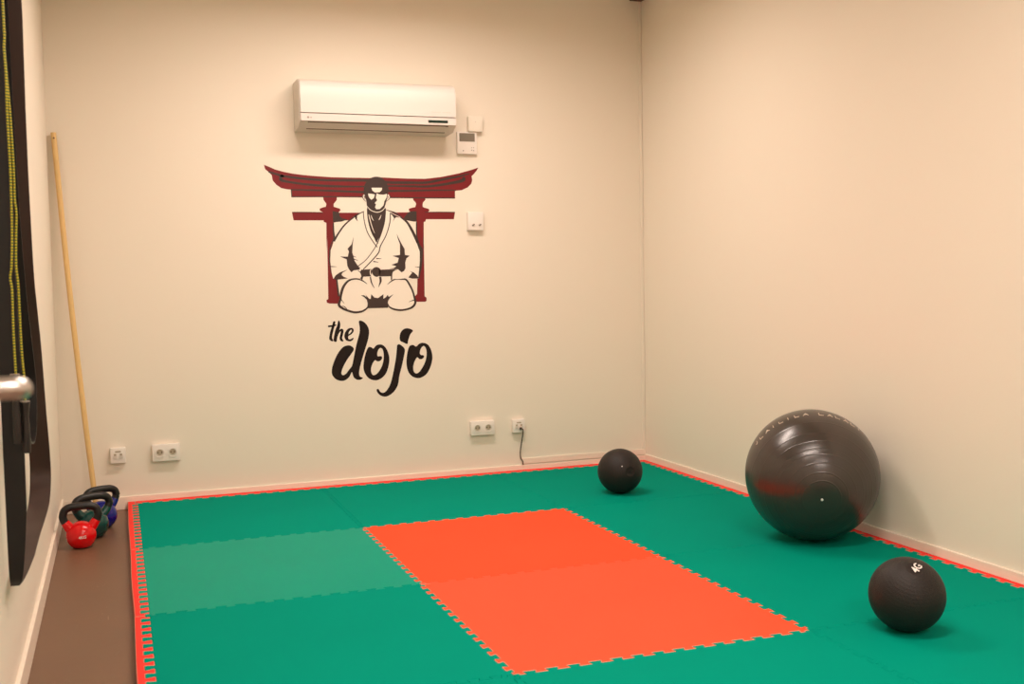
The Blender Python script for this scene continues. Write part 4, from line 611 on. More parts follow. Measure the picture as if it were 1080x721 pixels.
LETTERING = {
  'd': ([[(1.4888,0.8119),(1.495,0.8115),(1.5005,0.8097),(1.5054,0.8071),(1.5096,0.8042),(1.5134,0.801),(1.5169,0.7973),(1.5192,0.7932),(1.5197,0.7885),(1.518,0.7833),(1.5146,0.7777),(1.51,0.7715),(1.505,0.7647),(1.4994,0.757),(1.4928,0.7487),(1.486,0.7399),(1.4796,0.7309),(1.4736,0.7218),(1.4678,0.7122),(1.4623,0.7027),(1.4577,0.6936),(1.4536,0.6847),(1.4501,0.6757),(1.4475,0.6675),(1.4463,0.6608),(1.4467,0.6555),(1.4485,0.6515),(1.4512,0.6487),(1.4543,0.6472),(1.4583,0.6473),(1.463,0.6488),(1.468,0.6514),(1.4727,0.6547),(1.4768,0.6588),(1.4807,0.664),(1.4846,0.6695),(1.4887,0.6749),(1.4931,0.6796),(1.4978,0.6842),(1.5023,0.6892),(1.506,0.695),(1.5085,0.7007),(1.5101,0.7064),(1.5118,0.7141),(1.5146,0.726),(1.5187,0.7442),(1.5238,0.767),(1.5292,0.7909),(1.5344,0.8123),(1.5396,0.8309),(1.5452,0.8483),(1.5501,0.8641),(1.5537,0.8778),(1.5554,0.8888),(1.5559,0.8974),(1.5556,0.905),(1.5553,0.9125),(1.5544,0.9208),(1.553,0.9291),(1.5518,0.9364),(1.5518,0.9419),(1.5532,0.9453),(1.5556,0.947),(1.5588,0.9475),(1.5625,0.9471),(1.5671,0.9458),(1.5725,0.9433),(1.5782,0.9399),(1.5834,0.9361),(1.5881,0.9316),(1.5928,0.9264),(1.597,0.9207),(1.6005,0.9146),(1.6034,0.9084),(1.6059,0.9018),(1.6075,0.8946),(1.6083,0.8864),(1.6081,0.8774),(1.607,0.8675),(1.605,0.8567),(1.6023,0.8447),(1.5985,0.8315),(1.5937,0.8171),(1.5885,0.8018),(1.5831,0.786),(1.5774,0.7691),(1.5712,0.7511),(1.5653,0.7334),(1.5601,0.7171),(1.5557,0.7024),(1.5519,0.6886),(1.5488,0.6761),(1.5468,0.6653),(1.5459,0.6561),(1.5459,0.6486),(1.5469,0.6424),(1.5489,0.6372),(1.5528,0.6334),(1.5585,0.631),(1.5637,0.6293),(1.5663,0.6273),(1.5655,0.6247),(1.5626,0.622),(1.5584,0.6197),(1.554,0.618),(1.5493,0.6171),(1.5438,0.6167),(1.5382,0.617),(1.5329,0.6184),(1.5278,0.6209),(1.5228,0.6244),(1.5182,0.6288),(1.5143,0.6339),(1.5114,0.6414),(1.5094,0.6506),(1.5076,0.6586),(1.5052,0.6623),(1.5022,0.6597),(1.4989,0.6529),(1.4953,0.6447),(1.4912,0.6378),(1.4864,0.6326),(1.4811,0.6277),(1.4755,0.6234),(1.4697,0.62),(1.4639,0.6176),(1.4579,0.6161),(1.4516,0.6154),(1.4451,0.6156),(1.4379,0.6169),(1.4303,0.6192),(1.4228,0.6223),(1.4161,0.6261),(1.4104,0.6306),(1.4052,0.6361),(1.4007,0.6419),(1.3973,0.6478),(1.3949,0.6535),(1.3935,0.6592),(1.393,0.6654),(1.3931,0.6722),(1.3937,0.6797),(1.3949,0.6875),(1.397,0.6963),(1.4002,0.7066),(1.4049,0.7191),(1.4109,0.7334),(1.4176,0.7479),(1.4246,0.761),(1.4322,0.7727),(1.4404,0.7839),(1.4488,0.7936),(1.457,0.8013),(1.4653,0.8065),(1.4736,0.8096),(1.4816,0.8112)]],[]),
  'o': ([[(1.6046,0.7978),(1.6085,0.7987),(1.6126,0.798),(1.6166,0.7965),(1.6202,0.7951),(1.6231,0.7933),(1.6255,0.791),(1.6278,0.7892),(1.6307,0.7891),(1.6341,0.7917),(1.6378,0.7962),(1.6418,0.801),(1.646,0.8046),(1.6505,0.807),(1.6554,0.8088),(1.6603,0.8099),(1.6654,0.8102),(1.6707,0.81),(1.6761,0.8092),(1.6815,0.8075),(1.6867,0.8045),(1.6919,0.8003),(1.697,0.795),(1.7019,0.7886),(1.7062,0.7813),(1.7102,0.7726),(1.7138,0.7626),(1.7168,0.7522),(1.7189,0.7421),(1.7199,0.7325),(1.7201,0.7231),(1.7194,0.7135),(1.718,0.7033),(1.7156,0.692),(1.7124,0.68),(1.7086,0.6683),(1.7046,0.6581),(1.7005,0.6497),(1.6961,0.6426),(1.6913,0.6364),(1.686,0.6307),(1.6801,0.6256),(1.6737,0.6211),(1.6671,0.6173),(1.6606,0.6143),(1.6544,0.612),(1.6484,0.6104),(1.6422,0.6097),(1.6354,0.6099),(1.6278,0.6111),(1.6194,0.6133),(1.6111,0.6164),(1.6037,0.6206),(1.5971,0.6259),(1.5909,0.6324),(1.5855,0.6397),(1.581,0.6476),(1.5772,0.6559),(1.5743,0.6648),(1.5722,0.6745),(1.5713,0.6851),(1.5717,0.6974),(1.5734,0.711),(1.5757,0.7247),(1.5783,0.7373),(1.5811,0.7489),(1.5845,0.7601),(1.588,0.7702),(1.5914,0.7787),(1.5946,0.7856),(1.5979,0.791),(1.6012,0.7951)]],[[(1.6685,0.7898),(1.6719,0.7902),(1.6756,0.7894),(1.679,0.7873),(1.6819,0.7836),(1.6843,0.7781),(1.6862,0.771),(1.6876,0.7627),(1.6883,0.7539),(1.6884,0.7441),(1.6877,0.7333),(1.6865,0.7223),(1.6844,0.7118),(1.6816,0.7018),(1.6779,0.6918),(1.6737,0.6824),(1.6692,0.6738),(1.664,0.6658),(1.6583,0.6583),(1.6525,0.6518),(1.6471,0.6466),(1.6421,0.643),(1.6374,0.6406),(1.633,0.6393),(1.6291,0.639),(1.6255,0.6397),(1.6222,0.6415),(1.6194,0.6443),(1.6172,0.648),(1.6154,0.653),(1.6141,0.6592),(1.6134,0.666),(1.6135,0.6727),(1.6145,0.6796),(1.6162,0.6868),(1.6186,0.6939),(1.6213,0.7005),(1.6247,0.707),(1.6286,0.7135),(1.6328,0.7189),(1.6368,0.7222),(1.6407,0.7225),(1.6447,0.7203),(1.6486,0.7176),(1.6524,0.716),(1.6561,0.7157),(1.6598,0.716),(1.6634,0.7168),(1.6667,0.7182),(1.67,0.7204),(1.6732,0.7233),(1.6759,0.7265),(1.6777,0.7297),(1.6786,0.733),(1.6787,0.7366),(1.678,0.7399),(1.6766,0.7424),(1.6741,0.7437),(1.6707,0.7442),(1.667,0.7442),(1.6638,0.7443),(1.6611,0.7441),(1.6585,0.7435),(1.6563,0.7433),(1.6545,0.744),(1.6531,0.7458),(1.652,0.7483),(1.6513,0.7516),(1.6512,0.7553),(1.6517,0.7601),(1.6526,0.7656),(1.6541,0.7713),(1.656,0.7762),(1.6586,0.7806),(1.6617,0.7847),(1.6651,0.7879)]]),
  'j': ([[(1.7767,0.8075),(1.7806,0.8066),(1.7852,0.8044),(1.79,0.8014),(1.7946,0.7977),(1.7993,0.7935),(1.8042,0.7887),(1.8083,0.7829),(1.8107,0.7758),(1.8108,0.7672),(1.8091,0.7572),(1.8066,0.7463),(1.8039,0.7351),(1.8014,0.7235),(1.7985,0.7115),(1.7953,0.6989),(1.7919,0.686),(1.788,0.6722),(1.7838,0.6578),(1.7796,0.6435),(1.7761,0.63),(1.7736,0.6176),(1.7719,0.6057),(1.7701,0.5945),(1.7677,0.5844),(1.7647,0.5754),(1.7612,0.5676),(1.7572,0.5603),(1.7525,0.5533),(1.7469,0.5462),(1.7405,0.5393),(1.7337,0.533),(1.7266,0.5277),(1.7192,0.5232),(1.7114,0.5195),(1.7036,0.5167),(1.6961,0.5152),(1.6889,0.515),(1.6818,0.5162),(1.6751,0.5182),(1.669,0.5208),(1.6632,0.5242),(1.6579,0.5284),(1.6532,0.5329),(1.6493,0.5374),(1.6464,0.5421),(1.6441,0.5471),(1.6428,0.5517),(1.6426,0.5554),(1.644,0.5581),(1.6466,0.5601),(1.6498,0.561),(1.6528,0.5605),(1.6553,0.5576),(1.6577,0.5528),(1.6604,0.5476),(1.6638,0.5437),(1.6681,0.5409),(1.6731,0.5385),(1.6784,0.5373),(1.6837,0.5377),(1.6891,0.5401),(1.6948,0.5442),(1.7004,0.5494),(1.7057,0.5557),(1.7107,0.5626),(1.7155,0.5705),(1.7201,0.5796),(1.7245,0.59),(1.7287,0.602),(1.7326,0.6153),(1.7364,0.6299),(1.7403,0.6458),(1.7446,0.6643),(1.749,0.6848),(1.7532,0.7051),(1.7566,0.7229),(1.7591,0.7376),(1.7609,0.7505),(1.7623,0.7619),(1.7636,0.772),(1.7646,0.781),(1.7652,0.7887),(1.7659,0.795),(1.7671,0.8001),(1.7689,0.8038),(1.771,0.8062),(1.7736,0.8074)],[(1.7828,0.849),(1.7834,0.8551),(1.7846,0.8615),(1.7865,0.8677),(1.7891,0.8735),(1.7927,0.8788),(1.7972,0.884),(1.8023,0.8885),(1.8077,0.8919),(1.8135,0.8942),(1.8199,0.8956),(1.8265,0.896),(1.8332,0.8953),(1.8409,0.8933),(1.8494,0.89),(1.8566,0.886),(1.8605,0.8817),(1.8595,0.8773),(1.8551,0.8725),(1.8494,0.8671),(1.8447,0.861),(1.8412,0.8537),(1.8379,0.8454),(1.8349,0.837),(1.8323,0.8296),(1.8306,0.8226),(1.8296,0.8158),(1.8284,0.8103),(1.826,0.8071),(1.8219,0.807),(1.8168,0.8093),(1.8112,0.8126),(1.8059,0.8156),(1.8004,0.8179),(1.7948,0.8201),(1.7896,0.8227),(1.7858,0.8263),(1.7837,0.831),(1.7826,0.8368),(1.7825,0.8429)]],[]),
  'o2': ([[(1.838,0.7932),(1.843,0.7975),(1.8488,0.7997),(1.8547,0.8004),(1.8601,0.8002),(1.8645,0.7983),(1.8685,0.7947),(1.8724,0.7914),(1.8766,0.7904),(1.8813,0.7927),(1.8862,0.7973),(1.8913,0.8023),(1.8967,0.8059),(1.9025,0.8082),(1.9085,0.8098),(1.9147,0.8105),(1.921,0.81),(1.9278,0.8084),(1.9349,0.8058),(1.9418,0.802),(1.948,0.7969),(1.9533,0.7904),(1.9581,0.7824),(1.9623,0.7735),(1.9657,0.7642),(1.9683,0.7542),(1.9703,0.7434),(1.9714,0.7323),(1.9713,0.7211),(1.9699,0.7096),(1.9673,0.6978),(1.9639,0.6861),(1.96,0.6751),(1.9555,0.6645),(1.9504,0.6542),(1.9449,0.6447),(1.9392,0.6367),(1.9334,0.6303),(1.9274,0.6254),(1.9211,0.6213),(1.9145,0.6178),(1.9076,0.6146),(1.9004,0.6119),(1.8929,0.6102),(1.8849,0.61),(1.876,0.6113),(1.8664,0.614),(1.8569,0.6179),(1.8486,0.6231),(1.8415,0.6296),(1.8351,0.6375),(1.8297,0.6465),(1.8253,0.6561),(1.8222,0.6666),(1.82,0.6781),(1.8188,0.6902),(1.8184,0.7026),(1.8189,0.7157),(1.8203,0.7296),(1.8224,0.7432),(1.8248,0.7555),(1.8274,0.7667),(1.8304,0.7772),(1.8339,0.7863)]],[[(1.9184,0.7916),(1.9219,0.7916),(1.9254,0.7902),(1.9287,0.7873),(1.9315,0.7833),(1.9339,0.7779),(1.936,0.7711),(1.9375,0.7632),(1.9382,0.7545),(1.9378,0.7447),(1.9365,0.7336),(1.9346,0.7224),(1.932,0.712),(1.9288,0.7026),(1.925,0.6938),(1.9206,0.6853),(1.9158,0.677),(1.9105,0.6684),(1.9047,0.6598),(1.8987,0.652),(1.8931,0.6459),(1.8877,0.6418),(1.8825,0.6391),(1.8775,0.6377),(1.8731,0.6376),(1.8691,0.6388),(1.8656,0.6414),(1.8626,0.6451),(1.8602,0.6496),(1.8585,0.6551),(1.8573,0.6616),(1.8568,0.6687),(1.8572,0.676),(1.8585,0.6838),(1.8608,0.6921),(1.8636,0.7003),(1.8667,0.7076),(1.8701,0.7144),(1.874,0.7209),(1.878,0.7262),(1.8818,0.729),(1.8851,0.7284),(1.8881,0.7251),(1.8913,0.7211),(1.8947,0.7185),(1.8988,0.7177),(1.9033,0.7175),(1.9078,0.7181),(1.9116,0.7192),(1.9151,0.7213),(1.9183,0.7242),(1.9208,0.7273),(1.9222,0.7302),(1.9222,0.7329),(1.9211,0.7356),(1.9194,0.7379),(1.9172,0.7397),(1.9145,0.7403),(1.9111,0.7402),(1.9077,0.7401),(1.9048,0.7409),(1.9023,0.7428),(1.9001,0.7453),(1.8984,0.7485),(1.8977,0.7526),(1.8982,0.7581),(1.8996,0.7647),(1.9017,0.7715),(1.9041,0.7772),(1.9072,0.7821),(1.9109,0.7865),(1.9148,0.7899)]]),
  't': ([[(1.4092,0.946),(1.412,0.9478),(1.4154,0.9481),(1.4184,0.9473),(1.4203,0.9456),(1.4207,0.9432),(1.4201,0.9398),(1.4189,0.9355),(1.4175,0.9303),(1.4158,0.9238),(1.4137,0.9163),(1.4114,0.9081),(1.4091,0.9),(1.4067,0.8915),(1.4042,0.8825),(1.4019,0.874),(1.4004,0.8668),(1.3998,0.8615),(1.4,0.8573),(1.4006,0.854),(1.4014,0.8508),(1.4027,0.8478),(1.4046,0.8453),(1.4063,0.8432),(1.407,0.8413),(1.4064,0.8396),(1.405,0.8381),(1.4032,0.8371),(1.401,0.8368),(1.3984,0.8374),(1.3952,0.8387),(1.3921,0.8404),(1.3895,0.8425),(1.3874,0.8445),(1.3856,0.8466),(1.3844,0.8496),(1.384,0.8543),(1.3846,0.8614),(1.386,0.8702),(1.388,0.8798),(1.3902,0.889),(1.3928,0.8979),(1.396,0.907),(1.3991,0.9157),(1.4019,0.9235),(1.4039,0.9305),(1.4056,0.9369),(1.4072,0.9422)],[(1.3786,0.9251),(1.4034,0.9267),(1.4254,0.9303),(1.4268,0.928),(1.4193,0.9209),(1.4061,0.917),(1.3798,0.9155)]],[]),
  'h': ([[(1.4361,0.9481),(1.4375,0.9506),(1.4388,0.9517),(1.4401,0.9515),(1.4415,0.9502),(1.4431,0.9475),(1.4449,0.9433),(1.4465,0.9385),(1.4475,0.9337),(1.4477,0.9291),(1.4475,0.9243),(1.4469,0.9195),(1.4461,0.9148),(1.4448,0.91),(1.4431,0.905),(1.4416,0.9009),(1.4413,0.8984),(1.4424,0.8985),(1.4445,0.9005),(1.4471,0.903),(1.4496,0.9045),(1.4522,0.9049),(1.455,0.9049),(1.4576,0.9044),(1.4599,0.9033),(1.4616,0.9017),(1.463,0.8995),(1.4641,0.8969),(1.4646,0.8938),(1.4646,0.8904),(1.464,0.8864),(1.4631,0.8822),(1.4621,0.8779),(1.4608,0.8732),(1.459,0.8682),(1.4574,0.8633),(1.4563,0.8591),(1.4559,0.8556),(1.4559,0.8525),(1.4563,0.8498),(1.4569,0.8474),(1.4582,0.8452),(1.46,0.8433),(1.4617,0.8415),(1.4626,0.8399),(1.4625,0.8381),(1.4618,0.8363),(1.4606,0.8349),(1.4589,0.8342),(1.4565,0.8342),(1.4535,0.8347),(1.4504,0.8358),(1.4478,0.8375),(1.4458,0.8397),(1.4439,0.8426),(1.4425,0.8458),(1.4417,0.8494),(1.4417,0.8532),(1.4422,0.8574),(1.4432,0.862),(1.4442,0.8668),(1.4457,0.8726),(1.4475,0.8792),(1.4491,0.8853),(1.4498,0.8894),(1.4494,0.891),(1.4482,0.8909),(1.4466,0.8897),(1.4448,0.8881),(1.4428,0.8859),(1.4404,0.883),(1.4379,0.8796),(1.4357,0.8758),(1.4337,0.8717),(1.4318,0.8672),(1.43,0.8623),(1.4284,0.8571),(1.4273,0.851),(1.4266,0.8441),(1.4256,0.8379),(1.4237,0.834),(1.4202,0.8328),(1.4156,0.8335),(1.4112,0.8357),(1.4084,0.8389),(1.4075,0.8432),(1.4079,0.8487),(1.4091,0.8551),(1.4104,0.8621),(1.412,0.8702),(1.414,0.8792),(1.4162,0.8884),(1.4187,0.8968),(1.4215,0.9042),(1.4246,0.9111),(1.4277,0.9177),(1.4302,0.9241),(1.4321,0.9308),(1.4336,0.9376),(1.4348,0.9437)]],[]),
  'e': ([[(1.5056,0.9077),(1.5084,0.9077),(1.5112,0.9075),(1.5137,0.907),(1.5159,0.9059),(1.5178,0.9041),(1.5193,0.9017),(1.5206,0.899),(1.5213,0.8964),(1.5215,0.8937),(1.5213,0.891),(1.5206,0.8882),(1.5192,0.8853),(1.5171,0.8822),(1.5143,0.879),(1.5111,0.8758),(1.5076,0.8728),(1.5035,0.8703),(1.4988,0.868),(1.4943,0.8657),(1.4912,0.8631),(1.4896,0.8601),(1.4892,0.8566),(1.4894,0.8534),(1.4899,0.8506),(1.4908,0.8484),(1.492,0.8466),(1.4937,0.8453),(1.4957,0.8446),(1.4981,0.8445),(1.5011,0.8451),(1.5041,0.846),(1.507,0.8471),(1.5097,0.8485),(1.5125,0.8503),(1.5149,0.8519),(1.5169,0.8526),(1.5183,0.8522),(1.5194,0.8511),(1.5198,0.8494),(1.5194,0.8475),(1.5179,0.845),(1.5156,0.842),(1.5127,0.839),(1.5097,0.8367),(1.5064,0.8352),(1.5027,0.8341),(1.4988,0.8336),(1.4948,0.8338),(1.4904,0.8346),(1.4857,0.8361),(1.4811,0.8382),(1.4773,0.8408),(1.4743,0.8442),(1.4719,0.8482),(1.4701,0.8526),(1.4689,0.8572),(1.4685,0.862),(1.4687,0.8672),(1.4696,0.8725),(1.4709,0.8776),(1.473,0.8826),(1.4757,0.8876),(1.4787,0.8922),(1.4817,0.8962),(1.4846,0.8993),(1.4877,0.9018),(1.4907,0.9038),(1.4937,0.9054),(1.4968,0.9066),(1.4998,0.9073),(1.5028,0.9076)]],[[(1.5077,0.8983),(1.509,0.8977),(1.5101,0.8964),(1.5109,0.8947),(1.5111,0.8929),(1.5107,0.8909),(1.5098,0.8886),(1.5084,0.8862),(1.5065,0.8837),(1.5033,0.8807),(1.4993,0.8772),(1.4955,0.8744),(1.4929,0.8733),(1.492,0.8747),(1.4922,0.8779),(1.4931,0.8817),(1.4941,0.885),(1.4954,0.8876),(1.4971,0.89),(1.499,0.8922),(1.5008,0.8941),(1.5026,0.8957),(1.5045,0.8971),(1.5062,0.898)]]),
}

mural = thing('wall_mural', 'painted mural of a kneeling martial artist before a red gate with black lettering', 'mural', (0, 0, 0))


def layer(name, polys, y, m, parent):
    bm = bmesh.new()
    for p in polys:
        if p[0] == 0:
            paint_strip(bm, p[1:], -y)
            continue
        paint_layer(bm, p, [], 0 if y < .0006 else -(y - .0003), -y)
    return obj(name, bm, m, parent, recalc=False)


gate = layer('gate_painting', MURAL['gate'], .0005, P_RED, mural)
layer('dark_stripe', MURAL['stripes'], .0008, P_DARK_GLARE, gate)
fig = layer('figure_painting', MURAL['figure'] + MURAL['ears'], .0011, P_CREAM, mural)
layer('shadow_shape', MURAL['shade'], .0014, P_DARK_GLARE, fig)
layer('hair', MURAL['head'], .0017, P_DARK_GLARE, fig)
ML = MURAL['light']
layer('face_highlight', ML[0:3], .0020, P_CREAM, fig)
layer('neck_highlight', ML[3:7], .0020, P_CREAM, fig)
layer('belt_highlight', [ML[7]], .0020, P_CREAM, fig)
layer('hand', [ML[8]], .0020, P_CREAM, fig)
layer('hand', [ML[9]], .0020, P_CREAM, fig)
layer('lapel_tip', [ML[10]], .0020, P_CREAM, fig)
MN = MURAL['line']
for a_, b_ in ((0, 'hand_outline'), (1, 'hand_outline')):
    layer(b_, [MN[a_]], .0023, P_DARK_GLARE, fig)
for k_ in (2, 3):
    layer('ear_outline', [MN[k_], MN[k_ + 2]], .0023, P_DARK_GLARE, fig)
for k, (outs, holes) in LETTERING.items():
    bm = bmesh.new()
    for n_, po in enumerate(outs):
        paint_layer(bm, po, holes if n_ == 0 else [], 0, -.0006)
    obj('letter_' + k[0], bm, P_BLACK, mural, recalc=False)

# ------------------------------------------------------------------ air conditioner
ac = thing('air_conditioner', 'white wall air conditioner above the mural', 'air conditioner', (1.224, 0, 1.975))
AX = .859


def profile_solid(prof, x0, x1, bev=0.0):
    """prof in (y, z), extruded along x."""
    bm = bmesh.new()
    a = [bm.verts.new((x0, y, z)) for y, z in prof]
    b = [bm.verts.new((x1, y, z)) for y, z in prof]
    n = len(prof)
    for i in range(n):
        bm.faces.new((a[i], a[(i + 1) % n], b[(i + 1) % n], b[i]))
    fa = bm.faces.new(a[::-1])
    fb = bm.faces.new(b)
    if bev:
        bmesh.ops.bevel(bm, geom=list(fa.edges) + list(fb.edges), offset=bev, segments=3, profile=.6, affect='EDGES')
    return bm


obj('body', profile_solid([(0, .262), (-.13, .262), (-.165, .250), (-.180, .235), (-.186, .05), (-.186, .032), (-.130, .005), (0, .0)], 0, AX, .006), WHITE2, ac, smooth=True)
fp = obj('front_panel', profile_solid([(-.120, .260), (-.158, .2555), (-.180, .247), (-.194, .232), (-.200, .205), (-.205, .15), (-.206, .079), (-.186, .079), (-.186, .2), (-.150, .245)], .004, AX - .004, .004), ACW, ac, smooth=True)
obj('lower_band', profile_solid([(-.186, .074), (-.206, .074), (-.205, .036), (-.186, .034)], .004, AX - .004, .003), ACW, ac, smooth=True)
bm = bmesh.new()
add_box(bm, .0, .735, -.0415, -.0385, -.0012, .0012)
lv = obj('louvre', profile_solid([(-.180, .0345), (-.1825, .0300), (-.128, .0035), (-.124, .0060)], .05, AX - .055, .001), WHITE2, ac)
obj('slot', profile_solid([(-.1865, .0345), (-.1870, .0322), (-.1800, .0290), (-.1790, .0320)], .045, AX - .045), GAP, ac)
obj('slot', profile_solid([(-.1290, .0075), (-.1320, .0045), (-.1260, .0020), (-.1240, .0045)], .045, AX - .05), GAP, ac)
obj('display', box(.695, .806, -.2075, -.2035, .046, .0605, bevel=.001), DISPLAY, ac)
# small printed marks
bm = bmesh.new()
bmesh.ops.create_circle(bm, cap_ends=True, segments=20, radius=.0058, matrix=Matrix.Translation((.043, -.2058, .053)) @ Matrix.Rotation(pi / 2, 4, 'X'))
add_box(bm, .053, .056, -.2061, -.2056, .0495, .0565)
add_box(bm, .059, .062, -.2061, -.2056, .0495, .0565)
obj('printed_mark', bm, MARK, ac)
bm = bmesh.new()
x = .715
for w_ in (.006, .005, .007, .005, .006, .005, 0, .008, .005, .006, .005, .007):
    if w_:
        add_box(bm, x, x + w_, -.2064, -.2055, .1000, .1065)
    x += w_ + .0032 if w_ else .010
obj('printed_name', bm, FAINT, ac)

# room controller and the small box above it
t = thing('room_controller', 'white wall thermostat with a grey screen, right of the air conditioner', 'thermostat', (2.1397, 0, 1.8786))
obj('case', box(0, .1167, -.022, 0, 0, .1258, bevel=.004), WHITE, t, smooth=True)
obj('screen', box(.012, .104, -.0235, -.020, .070, .117, bevel=.001), LCD, t)
for bx, bz, s_ in ((.034, .018, .003), (.084, .022, .0025), (.096, .020, .0025), (.084, .036, .002), (.096, .036, .002)):
    obj('button', box(bx - s_, bx + s_, -.0238, -.0215, bz - s_, bz + s_, bevel=.0008), MARK, t)
obj('edge_line', box(-.0004, .1171, -.0200, -.0185, -.0004, .1262), WHITE2, t)
t = thing('junction_box', 'small plain cream box above the thermostat', 'box', (2.204, 0, 2.0045))
obj('cover', box(0, .084, -.034, -.004, 0, .086, bevel=.004), WALL, t, smooth=True)
obj('back_plate', box(.002, .082, -.0045, 0, .002, .084), WHITE2, t)
bm = bmesh.new()
bmesh.ops.create_cone(bm, cap_ends=True, segments=14, radius1=.0035, radius2=.003, depth=.003, matrix=Matrix.Translation((.042, -.0345, .055)) @ Matrix.Rotation(pi / 2, 4, 'X'))
obj('screw', bm, WHITE2, t)


# ------------------------------------------------------------------ outlets
def disc(x, z, y, r, d, seg=28):
    bm = bmesh.new()
    bmesh.ops.create_cone(bm, cap_ends=True, segments=seg, radius1=r, radius2=r, depth=d, matrix=Matrix.Translation((x, y, z)) @ Matrix.Rotation(pi / 2, 4, 'X'))
    return bm


def ring(x, z, y, r0, r1, d, seg=32):
    bm = bmesh.new()
    L = []
    for r, yy in ((r0, y - d), (r1, y - d), (r1, y), (r0, y)):
        L.append([bm.verts.new((x + r * cos(2 * pi * k / seg), yy, z + r * sin(2 * pi * k / seg))) for k in range(seg)])
    for a in range(4):
        for k in range(seg):
            bm.faces.new((L[a][k], L[a][(k + 1) % seg], L[(a + 1) % 4][(k + 1) % seg], L[(a + 1) % 4][k]))
    return bm


def double_outlet(x, z, w_, h_, label):
    t = thing('double_power_outlet', label, 'outlet', (x, 0, z), group='double power outlets')
    D_ = .030
    obj('plate', box(0, w_, -D_, 0, 0, h_, bevel=.005), WHITE, t, smooth=True)
    for cx_ in (w_ * .27, w_ * .73):
        s_ = obj('socket', disc(cx_, h_ * .5, -D_ - .0005, .0205, .002), WHITE2, t)
        obj('socket_rim', ring(cx_, h_ * .5, -D_, .0205, .0245, .004), WHITE, s_)
        obj('recess', disc(cx_, h_ * .54, -D_ - .0012, .0150, .0020), DARKM, s_)
        for k in (-1, 1):
            obj('pin_hole', disc(cx_ + k * .0090, h_ * .54, -D_ - .0020, .0032, .002, 12), DARKHOLE, s_)
    return t


DARKM = mat('socket_recess', (176, 160, 138), rough=.6)
double_outlet(.4354, .242, .140, .088, 'white double power outlet low on the wall behind the kettlebells, left one')
double_outlet(2.185, .2635, .144, .082, 'white double power outlet low on the wall, left of the outlet with the cable')


def data_outlet(x, z, w_, h_, label, cat='outlet'):
    t = thing('network_outlet', label, cat, (x, 0, z), group='small square outlets')
    D_ = .030
    obj('plate', box(0, w_, -D_, 0, 0, h_, bevel=.005), WHITE, t, smooth=True)
    for k in (-1, 1):
        obj('jack', box(w_ * .5 + k * .0145 - .009, w_ * .5 + k * .0145 + .009, -D_ - .0035, -D_ + .002, h_ * .30, h_ * .30 + .016, bevel=.001), WHITE2, t)
        obj('jack_opening', box(w_ * .5 + k * .0145 - .006, w_ * .5 + k * .0145 + .006, -D_ - .0015, -D_ + .002, h_ * .50, h_ * .50 + .010, bevel=.0005), DARKM, t)
    obj('label_window', box(w_ * .5 - .014, w_ * .5 + .014, -D_ - .0012, -D_ + .001, h_ * .72, h_ * .72 + .007), DARKM, t)
    return t


data_outlet(.2297, .247, .076, .080, 'small square white outlet at the left, leftmost on the painted wall')
data_outlet(2.4421, .2635, .076, .0775, 'small square white outlet with a dark cable plugged in')
t = thing('wall_outlet', 'white surface box with two small jacks at its lower edge, right of the mural gate', 'outlet', (2.1915, 0, 1.4455))
obj('case', box(0, .0925, -.030, 0, 0, .103, bevel=.004), WHITE, t, smooth=True)
for k in (.031, .070):
    j_ = obj('jack', disc(k, .030, -.0315, .0088, .004), WHITE2, t)
    bm = bmesh.new()
    add_box(bm, -.0075, .0075, -.0015, .0015, -.0022, .0022)
    bm.transform(Matrix.Translation((k, -.0345, .030)) @ Matrix.Rotation(-.6, 4, 'Y'))
    obj('slot', bm, DARKHOLE, j_)

cab = thing('power_cable', 'thin dark cable hanging from the square outlet down to the baseboard', 'cable', (2.488, -.03, .287))
obj('plug', box(-.006, .007, -.012, .000, -.007, .008, bevel=.002), CABLE, cab, smooth=True)
obj('cord', tube(crv([(0.001, -.010, 0), (.009, -.022, -.004), (.012, -.010, -.03), (.010, .010, -.085), (.005, .020, -.14), (.006, .018, -.175), (.0165, .012, -.198), (.0185, .014, -.2175)], 5), .0033, 10), CABLE, cab, smooth=True)

# brown cover piece up in the far right corner
obx = obj('corner_cover', box(3.238, XR - .001, -.105, -.007, 2.8125, CEIL, bevel=.002), BROWN)
tag(obx, 'small brown cover piece at the ceiling in the far right corner', 'cover')


# ------------------------------------------------------------------ balls
def slam_ball(c, R, label, valve, txt=None, troll=0.0, tdir=None):
    t = thing('slam_ball', label, 'ball', (c[0], c[1], ZM), group='black slam balls')
    cl = Vector((0, 0, R * .985))
    zax = Vector(valve).normalized()
    rot = zax.to_track_quat('Z', 'Y').to_matrix().to_4x4()
    prof = []
    N_ = 120
    for k in range(N_ + 1):
        a = pi * k / N_
        r = R
        if a > .25:
            r += .00016 * sin(a * 60)          # fine moulded ribs round the valve axis
        if a < .21:
            r -= .0040 * (1 - (a / .21) ** 4)  # dished valve
        prof.append((r * sin(a), r * cos(a)))
    prof[0] = (0, prof[0][1])
    prof[-1] = (0, prof[-1][1])
    bm = lathe(prof, 96)
    bm.transform(Matrix.Translation(cl) @ rot)
    for v in bm.verts:                       # weight flattens the bottom
        if v.co.z < .0015:
            v.co.z = .0004
    obj('shell', bm, SLAM, t, smooth='all')
    v_ = lathe([(0, R - .003), (.005, R - .003), (.006, R - .005), (.006, R - .009)], 20)
    v_.transform(Matrix.Translation(cl) @ rot)
    obj('valve', v_, RUBBER, t, smooth=True)
    if txt:
        obj('number_or_glint', text_on_sphere(txt, .034, cl, R, tdir, troll, .0012), TXT_GLINT, t, recalc=False)
    return t


